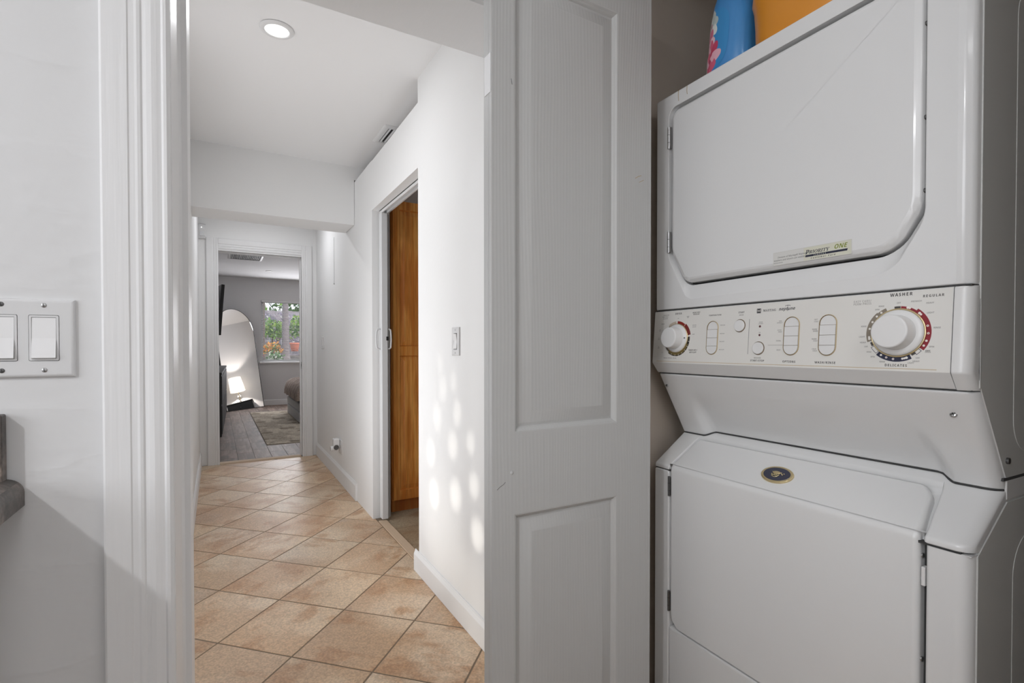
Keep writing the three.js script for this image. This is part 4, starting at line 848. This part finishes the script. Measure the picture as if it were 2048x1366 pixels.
// ------------------------------------------------------------------ bedroom
{
  const t = thing('bed', 'bed with grey upholstered drawer base and taupe plush blanket, right of the bedroom doorway', 'bed', [0, 0, 0]);
  obj('base', [rbox(1.045, 3.2, 0.01, 0.165, 7.92, 9.455, 0.006, 2), rbox(1.04, 3.2, 0.172, 0.292, 7.915, 9.462, 0.012, 2)], M.upholstery, t);
  obj('drawer_front', [rbox(1.034, 1.05, 0.02, 0.16, 8.0, 9.38, 0.005, 2)], M.upholstery, t);
  obj('mattress', [rbox(1.06, 3.18, 0.29, 0.52, 7.94, 9.44, 0.05, 4)], M.sheet, t);
  const nz = noise2(32, 5);
  obj('blanket', [grid(64, 60, (u, v) => {
    const a = (u - 0.5) * 2, b = (v - 0.5) * 2, m = Math.max(Math.abs(a), Math.abs(b));
    const hx = 1.02, hf = 0.83, e = 0.74, lift = m < e ? 1 : Math.cos(((m - e) / (1 - e)) * Math.PI / 2);
    const k = m < e ? 1 : (e + (1 - e) * Math.sin(((m - e) / (1 - e)) * Math.PI / 2) * 0.75) / m;
    const w = 0.022 * (nz(u * 13, v * 11) - 0.5) + 0.012 * (nz(u * 29, v * 27) - 0.5);
    return [2.02 + a * k * hx * 1.08, 0.345 + 0.27 * Math.pow(Math.max(0, lift), 0.75) + w, -(8.69 + b * k * hf * 1.0)];
  })], M.fur, t);
  obj('headboard', [rbox(3.2, 3.3, 0.02, 1.15, 7.9, 9.48, 0.03, 4)], M.upholstery, t);
  for (const f of [8.3, 9.08]) obj('pillow', [new THREE.SphereGeometry(0.3, 24, 14).scale(0.7, 0.3, 1.1).translate(2.95, 0.68, -f)], M.sheet, t);
}
{
  const r = struct('rug', [slab([[0.49, 6.43], [2.7, 6.43], [2.7, 9.75], [0.49, 9.75]], 0.0005, 0.009, 0.004)], M.rug); delete r.userData.kind;
  tag(r, 'mottled taupe area rug on the dark plank floor in front of the bed', 'rug');
}
{
  const t = thing('dresser', 'low glossy black dresser along the left bedroom wall', 'dresser', [0, 0, 0]);
  const g = vert([[-0.2, 7.1], [0.05, 7.1], [0.142, 9.9], [-0.2, 9.9]], 0.03, 0.78);
  const bl = std({ color: L(0.012, 0.011, 0.011), roughness: 0.6 });
  obj('carcass', [g, box(-0.18, 0.02, 0, 0.03, 7.2, 9.8)], bl, t);
  obj('top', [vert([[-0.2, 7.08], [0.056, 7.08], [0.149, 9.92], [-0.2, 9.92]], 0.781, 0.81)], bl, t);
  for (let k = 0; k < 6; k++) { const f0 = 7.14 + (k % 3) * 0.92, y0 = k < 3 ? 0.06 : 0.42, X = (f) => 0.0505 + ((f - 7.1) / 2.8) * 0.092; obj('drawer', [vert([[X(f0), f0], [X(f0) + 0.006, f0], [X(f0 + 0.88) + 0.006, f0 + 0.88], [X(f0 + 0.88), f0 + 0.88]], y0, y0 + 0.34)], bl, t); }
}
{
  const t = thing('television', 'thin black television tilted out from the left bedroom wall', 'television', [0.063, 1.625, 8.0], 0);
  t.rotation.set(0, Math.PI / 2 + 0.155, 0);
  const b = std({ color: L(0.008), roughness: 0.35 });
  const s = obj('panel', [lrbox(0, 1.12, -0.345, 0.345, -0.02, 0.02, 0.004, 2).rotateX(0.073)], b, t);
  obj('screen', [lbox(0.012, 1.108, -0.333, 0.333, 0.0202, 0.0208).rotateX(0.073)], std({ color: L(0.004), roughness: 0.12 }), s);
  obj('wall_arm', [lbox(0.5, 0.56, -0.05, 0.05, -0.16, -0.018)], M.darkSteel, t);
}
{ // leaning arched mirror
  const BL = [0.153, 10.1], BR = [0.777, 10.667], wx = 0.74, wf = 0.6725, Wd = 0.843, Ln = 1.835, r = Wd / 2;
  const t = thing('floor_mirror', 'tall arched mirror with thin black frame leaning in the bedroom corner', 'mirror', [(BL[0] + BR[0]) / 2, 0.004, (BL[1] + BR[1]) / 2]);
  t.rotation.order = 'YXZ'; t.rotation.y = Math.atan2(0.6725, 0.74); t.rotation.x = -0.1658;
  const arch = [[-r, 0], [r, 0]]; for (let k = 0; k <= 40; k++) { const a = (k / 40) * Math.PI; arch.push([r * Math.cos(a), Ln - r + r * Math.sin(a)]); }
  const o = arch, i = inset(arch, 0.007);
  obj('frame', [loft([at(o, -0.03), at(o, 0.001), at(i, 0.001), at(i, -0.006)]), cap(o, -0.03)], std({ color: L(0.03), roughness: 0.4 }), t);
  obj('glass', [cap(inset(arch, 0.006), -0.003)], M.mirror, t);
}
{
  const t = thing('nightstand', 'black nightstand under the lamp, seen in the arched mirror', 'nightstand', [3.12, 0, 10.17]);
  const b = std({ color: L(0.012), roughness: 0.35 });
  obj('carcass', [lbox(-0.2, 0.26, 0.08, 0.49, -0.26, 0.26)], b, t);
  obj('top', [lrbox(-0.215, 0.265, 0.49, 0.515, -0.27, 0.27, 0.004, 2)], b, t);
  for (let k = 0; k < 2; k++) { const d = obj('drawer', [lrbox(-0.212, -0.199, 0.095 + k * 0.2, 0.28 + k * 0.2, -0.25, 0.25, 0.003, 1)], b, t); obj('knob', [new THREE.SphereGeometry(0.012, 12, 8).translate(-0.222, 0.19 + k * 0.2, 0)], M.darkSteel, d); }
  for (const x of [-0.17, 0.22]) for (const z of [-0.22, 0.22]) obj('leg', [lbox(x - 0.02, x + 0.02, 0, 0.08, z - 0.02, z + 0.02)], b, t);
  const l = thing('table_lamp', 'lit table lamp with white drum shade and clear glass base on the black nightstand', 'lamp', [3.1, 0.515, 10.19]);
  obj('shade', [lathe([[0.125, 0.585], [0.155, 0.272], [0.157, 0.27], [0.157, 0.275], [0.128, 0.587]], 40)], M.shade, l);
  obj('base', [lathe([[0, 0.002], [0.05, 0.002], [0.055, 0.01], [0.03, 0.03], [0.012, 0.05], [0.012, 0.07], [0.05, 0.1], [0.062, 0.13], [0.05, 0.165], [0.014, 0.195], [0.01, 0.2], [0, 0.2]], 32)], M.crystal, l);
  obj('stem', [cyl(0.006, 0.33, 12).translate(0, 0.225, 0)], M.gold, l);
  obj('bulb', [new THREE.SphereGeometry(0.032, 20, 14).translate(0, 0.42, 0)], M.bulb, l);
  const pt = new THREE.PointLight(0xfff4ea, 2.4, 0, 2); pt.position.set(3.1, 0.935, -10.19); pt.castShadow = true; scene.add(pt);
}
// window, sill and blinds
{
  const w = new THREE.Group(); w.name = 'window_1'; w.userData = { kind: 'structure', label: 'white framed bedroom window looking onto the garden' }; scene.add(w);
  obj('frame', [box(0.745, 0.785, 0.835, 2.02, 10.97, 11.02), box(1.92, 1.96, 0.835, 2.02, 10.97, 11.02), box(0.785, 1.92, 0.835, 0.875, 10.97, 11.02), box(0.785, 1.92, 1.98, 2.02, 10.97, 11.02)], M.whiteMetal, w);
  obj('glass', [box(0.785, 1.92, 0.875, 1.98, 10.994, 10.998)], M.pane, w);
  obj('sill', [rbox(0.715, 1.99, 0.806, 0.836, 10.865, 10.97, 0.006, 2)], M.trim, w);
  const b = thing('window_blind', 'white mini blind with open slats hanging in the bedroom window', 'blind', [0.752, 0.84, 10.925]);
  obj('headrail', [lrbox(0, 1.2, 1.145, 1.178, -0.015, 0.03, 0.003, 1)], M.blind, b);
  obj('bottom_rail', [lrbox(0, 1.2, 0.004, 0.016, -0.012, 0.012, 0.002, 1)], M.blind, b);
  const sg = join(grid(1, 4, (u, v) => [u * 1.2, 0.0016 * (1 - (2 * v - 1) ** 2) - 0.002 * (2 * v - 1), (0.5 - v) * 0.022]));
  metricUV(sg);
  for (let k = 0; k < 51; k++) { const s = new THREE.Mesh(sg, M.blind); s.name = 'slat'; s.castShadow = s.receiveShadow = true; s.position.y = 0.03 + k * 0.0218; b.add(s); }
  for (const x of [0.1, 0.6, 1.1]) obj('ladder_cord', [lbox(x, x + 0.0012, 0.01, 1.15, 0.011, 0.0118)], M.blind, b);
  obj('wand', [cyl(0.004, 0.62, 8).translate(0.06, 0.84, 0.026)], M.blind, b);
}

// glazed door on the left of the hallway and the patio it opens to
{
  const d = new THREE.Group(); d.name = 'door_3'; d.userData = { kind: 'structure', label: 'glazed patio door in the left hallway wall' }; scene.add(d);
  const x0 = LX - 0.13, x1 = LX - 0.09;
  for (const [f0, f1] of [[1.95, 1.995], [2.64, 2.68], [3.325, 3.37]]) obj('stile', [box(x0, x1, 0.012, 2.05, f0, f1)], M.whiteMetal, d);
  for (const [y0, y1] of [[0.012, 0.07], [2.0, 2.05]]) for (const [f0, f1] of [[1.995, 2.64], [2.68, 3.325]]) obj('rail', [box(x0, x1, y0, y1, f0, f1)], M.whiteMetal, d);
  for (const [f0, f1] of [[1.995, 2.64], [2.68, 3.325]]) obj('pane', [box(x0 + 0.018, x0 + 0.022, 0.07, 2.0, f0, f1)], M.pane, d);
  struct('trim_7', [box(LX - 0.15, LX - 0.006, -0.004, 0.012, 1.95, 3.37)], M.jamb);
  struct('patio_ground', [box(-9, LX - 0.16, -0.2, -0.05, 1.5, 12)], std({ color: L(0.42, 0.4, 0.37), roughness: 0.9, bumpMap: rep(plasterTex, 0.6), bumpScale: 0.004 }));
  struct('wall_patio', [box(-4.2, -4.05, -0.05, 1.9, 1.5, 10)], M.wall);
}

// ------------------------------------------------------------------ garden outside the bedroom window
struct('garden_ground', [grid(40, 30, (u, v) => { const f = 11.08 + v * 22, x = -8 + u * 22; return [x, 0.5 * sstep(11.6, 12.6, f) + 0.5 * sstep(12.5, 17, f) - 0.02 + 0.05 * Math.sin(x * 2.1) * Math.sin(f * 1.7) * sstep(12, 13, f), -f]; })], std({ color: L(0.15, 0.14, 0.14), roughness: 1, bumpMap: rep(plasterTex, 0.5), bumpScale: 0.03 }));
{
  const bark = std({ color: L(0.22, 0.2, 0.22), roughness: 0.95, bumpMap: rep(plasterTex, 0.25), bumpScale: 0.02 });
  const tree = thing('palm_tree', 'grey palm trunk standing in the middle of the garden view outside the window', 'tree', [1.53, 0.9, 14.2]);
  obj('trunk', [lathe(Array.from({ length: 26 }, (_, k) => [0.1 - 0.04 * Math.min(1, k / 12) + 0.004 * (k % 2) + (k === 0 ? 0.04 : 0), k * 0.15 - 0.15]), 18)], bark, tree);
  const frond = [];
  for (let k = 0; k < 10; k++) { const a = k * 0.63; frond.push(grid(12, 2, (u, v) => [Math.cos(a) * u * 1.3 - Math.sin(a) * (v - 0.5) * 0.3 * (1 - u), 3.55 + 0.5 * u - 0.9 * u * u - 0.04 * Math.abs(v - 0.5), Math.sin(a) * u * 1.3 + Math.cos(a) * (v - 0.5) * 0.3 * (1 - u)])); }
  obj('frond', frond, std({ color: L(0.08, 0.2, 0.05), roughness: 0.7, side: THREE.DoubleSide }), tree);
  const post = thing('garden_post', 'slender dark post on the left of the garden view outside the window', 'post', [1.02, 0.62, 14.0]);
  obj('shaft', [lbox(-0.02, 0.02, 0, 2.6, -0.02, 0.02)], std({ color: L(0.13, 0.11, 0.11), roughness: 0.9 }), post);
  obj('base_plate', [lbox(-0.05, 0.05, -0.05, 0.02, -0.05, 0.05)], M.darkSteel, post);
}
function shrub(name, label, cat, [x, y, f], [rx, ry, rz], n, cols, leaf, group) {
  const t = thing(name, label, cat, [x, y, f], 0, group), by = cols.map(() => []);
  for (let k = 0; k < n; k++) {
    const a = rr(0, 6.283), e = Math.acos(rr(-0.6, 1)), q = Math.pow(rnd(), 0.33), px = rx * q * Math.sin(e) * Math.cos(a), py = ry * (0.55 + 0.6 * q * Math.cos(e)), pz = rz * q * Math.sin(e) * Math.sin(a);
    const s = leaf * rr(0.7, 1.3), g = new THREE.BufferGeometry();
    g.setAttribute('position', new THREE.Float32BufferAttribute([0, 0, 0, 0.3 * s, 0.5 * s, 0.06 * s, 0, s, 0, -0.3 * s, 0.5 * s, 0.06 * s], 3)); g.setIndex([0, 1, 2, 0, 2, 3]); g.computeVertexNormals();
    g.rotateX(rr(-1.3, 1.3)).rotateY(rr(0, 6.3)).rotateZ(rr(-1, 1)).translate(px, py, pz);
    by[Math.floor(rnd() * cols.length)].push(g);
  }
  obj('stem', [0, 1, 2].map((k) => tube([[0, -0.05, 0], [0.02 * (k - 1), ry * 0.4, 0.01], [rx * 0.4 * (k - 1), ry * 0.8, 0.02]], 0.012, 8, 5)), std({ color: L(0.1, 0.07, 0.05), roughness: 1 }), t);
  by.forEach((l, i) => l.length && (obj(i && cat === 'flowers' ? 'blossom' : 'foliage', l, cols[i], t).userData.kind = 'stuff'));
}
const lf = (r, g, b) => phys({ color: L(r, g, b), roughness: 0.75, transmission: 0.35, thickness: 0, side: THREE.DoubleSide });
const G1 = lf(0.2, 0.42, 0.07), G2 = lf(0.07, 0.2, 0.05), G3 = lf(0.34, 0.5, 0.1), OR = lf(0.75, 0.36, 0.08), RD = lf(0.62, 0.06, 0.1), WH = lf(0.75, 0.78, 0.74), PU = lf(0.34, 0.3, 0.44);
shrub('garden_shrub', 'bright green shrub left of the palm trunk outside the window', 'shrub', [1.26, 1.2, 14.6], [0.3, 0.55, 0.3], 420, [G1, G3, G2], 0.09);
shrub('garden_shrub', 'green shrub right of the palm trunk outside the window', 'shrub', [2.02, 1.15, 15.0], [0.34, 0.75, 0.26], 460, [G1, G2, G3], 0.09);
shrub('flower_bush', 'orange flowering plant at the foot of the palm trunk outside the window', 'flowers', [1.17, 0.88, 13.6], [0.22, 0.3, 0.18], 260, [G2, OR, OR], 0.07);
shrub('flower_bush', 'red flowering plant in the lower left of the window view', 'flowers', [0.84, 0.7, 13.2], [0.09, 0.25, 0.1], 120, [G2, RD], 0.06);
shrub('flower_bush', 'low white flowering plant below the orange one outside the window', 'flowers', [1.16, 0.68, 12.95], [0.2, 0.3, 0.16], 260, [G2, WH, G2], 0.06);
shrub('vine', 'purple-grey creeper covering the garden fence behind the palm outside the window', 'vine', [1.5, 0.92, 15.7], [1.1, 1.0, 0.12], 700, [PU, PU, WH], 0.08);
shrub('garden_tree', 'leafy green tree far behind the fence outside the window', 'tree', [1.7, 1.0, 17.2], [1.6, 2.4, 0.7], 900, [G1, G2], 0.22);
{
  const p = thing('flower_pot', 'terracotta pot right of the palm trunk outside the window', 'pot', [1.66, 1.02, 13.5]);
  obj('pot', [lathe([[0, 0], [0.08, 0], [0.105, 0.17], [0.118, 0.172], [0.118, 0.21], [0.1, 0.21], [0.095, 0.18], [0, 0.175]], 28)], std({ color: L(0.58, 0.2, 0.14), roughness: 0.8 }), p);
  obj('soil', [cyl(0.094, 0.01, 20).translate(0, 0.178, 0)], std({ color: L(0.05, 0.035, 0.025), roughness: 1 }), p);
  const fe = thing('garden_fence', 'grey board fence at the back of the garden outside the window', 'fence', [0, 0, 0]);
  const fm = std({ color: L(0.3, 0.28, 0.33), roughness: 0.9 });
  for (let k = 0; k < 26; k++) obj('board', [box(-0.4 + k * 0.155, -0.4 + k * 0.155 + 0.148, 0.85, 2.15 + 0.01 * (k % 3), 16.0, 16.03)], fm, fe);
  obj('rail', [box(-0.4, 3.63, 1.9, 1.98, 16.03, 16.08), box(-0.4, 3.63, 1.1, 1.18, 16.03, 16.08)], fm, fe);
  const h = thing('neighbour_house', 'white house wall with grey roof edge behind the garden fence', 'house', [0, 0, 0]);
  obj('wall', [box(-3, 1.2, 0.9, 2.6, 20, 24)], M.wall, h);
  obj('roof', [alongX([[19.6, 2.6], [22, 3.6], [24.4, 2.6], [24.4, 2.5], [19.6, 2.5]], -3.3, 1.5)], M.upholstery, h);
}

// ------------------------------------------------------------------ sunlight thrown on the near hallway wall by the water outside the glazed door
{
  const at0 = [-0.12, 0.04];
  const beam = (f0, tf, ty, deg, inten) => {
    const s = new THREE.SpotLight(0xfffaf0, inten, 0, (deg * Math.PI) / 180, 0.9, 2);
    s.position.set(-0.11, 0.06, -f0); s.target.position.set(wr(tf), ty, -tf); s.castShadow = true; s.shadow.radius = 0.6;
    scene.add(s, s.target);
  };
  for (const [tf, y, deg, it] of [[2.12, 1.04, 2.6, 0.3], [2.09, 0.93, 3.6, 0.4], [2.16, 0.8, 4.4, 0.4], [1.97, 0.97, 2.6, 0.4], [1.93, 0.84, 3.6, 0.5], [1.98, 0.7, 4.6, 0.5], [1.8, 0.74, 3.4, 0.5], [1.77, 0.58, 4.4, 0.5], [2.24, 0.62, 5.0, 0.45], [2.2, 0.44, 6.0, 0.5], [1.95, 0.5, 6.0, 0.5], [1.74, 0.4, 6.0, 0.55]]) beam(tf + 0.1 * Math.sin(tf * 40), tf, y, deg * 0.72, it * 2.4);
  for (const [tf, y] of [[1.75, 0.1], [2.1, 0.3]]) beam(tf, tf, y, 17, 0.45);
}

renderer.render(scene, camera);
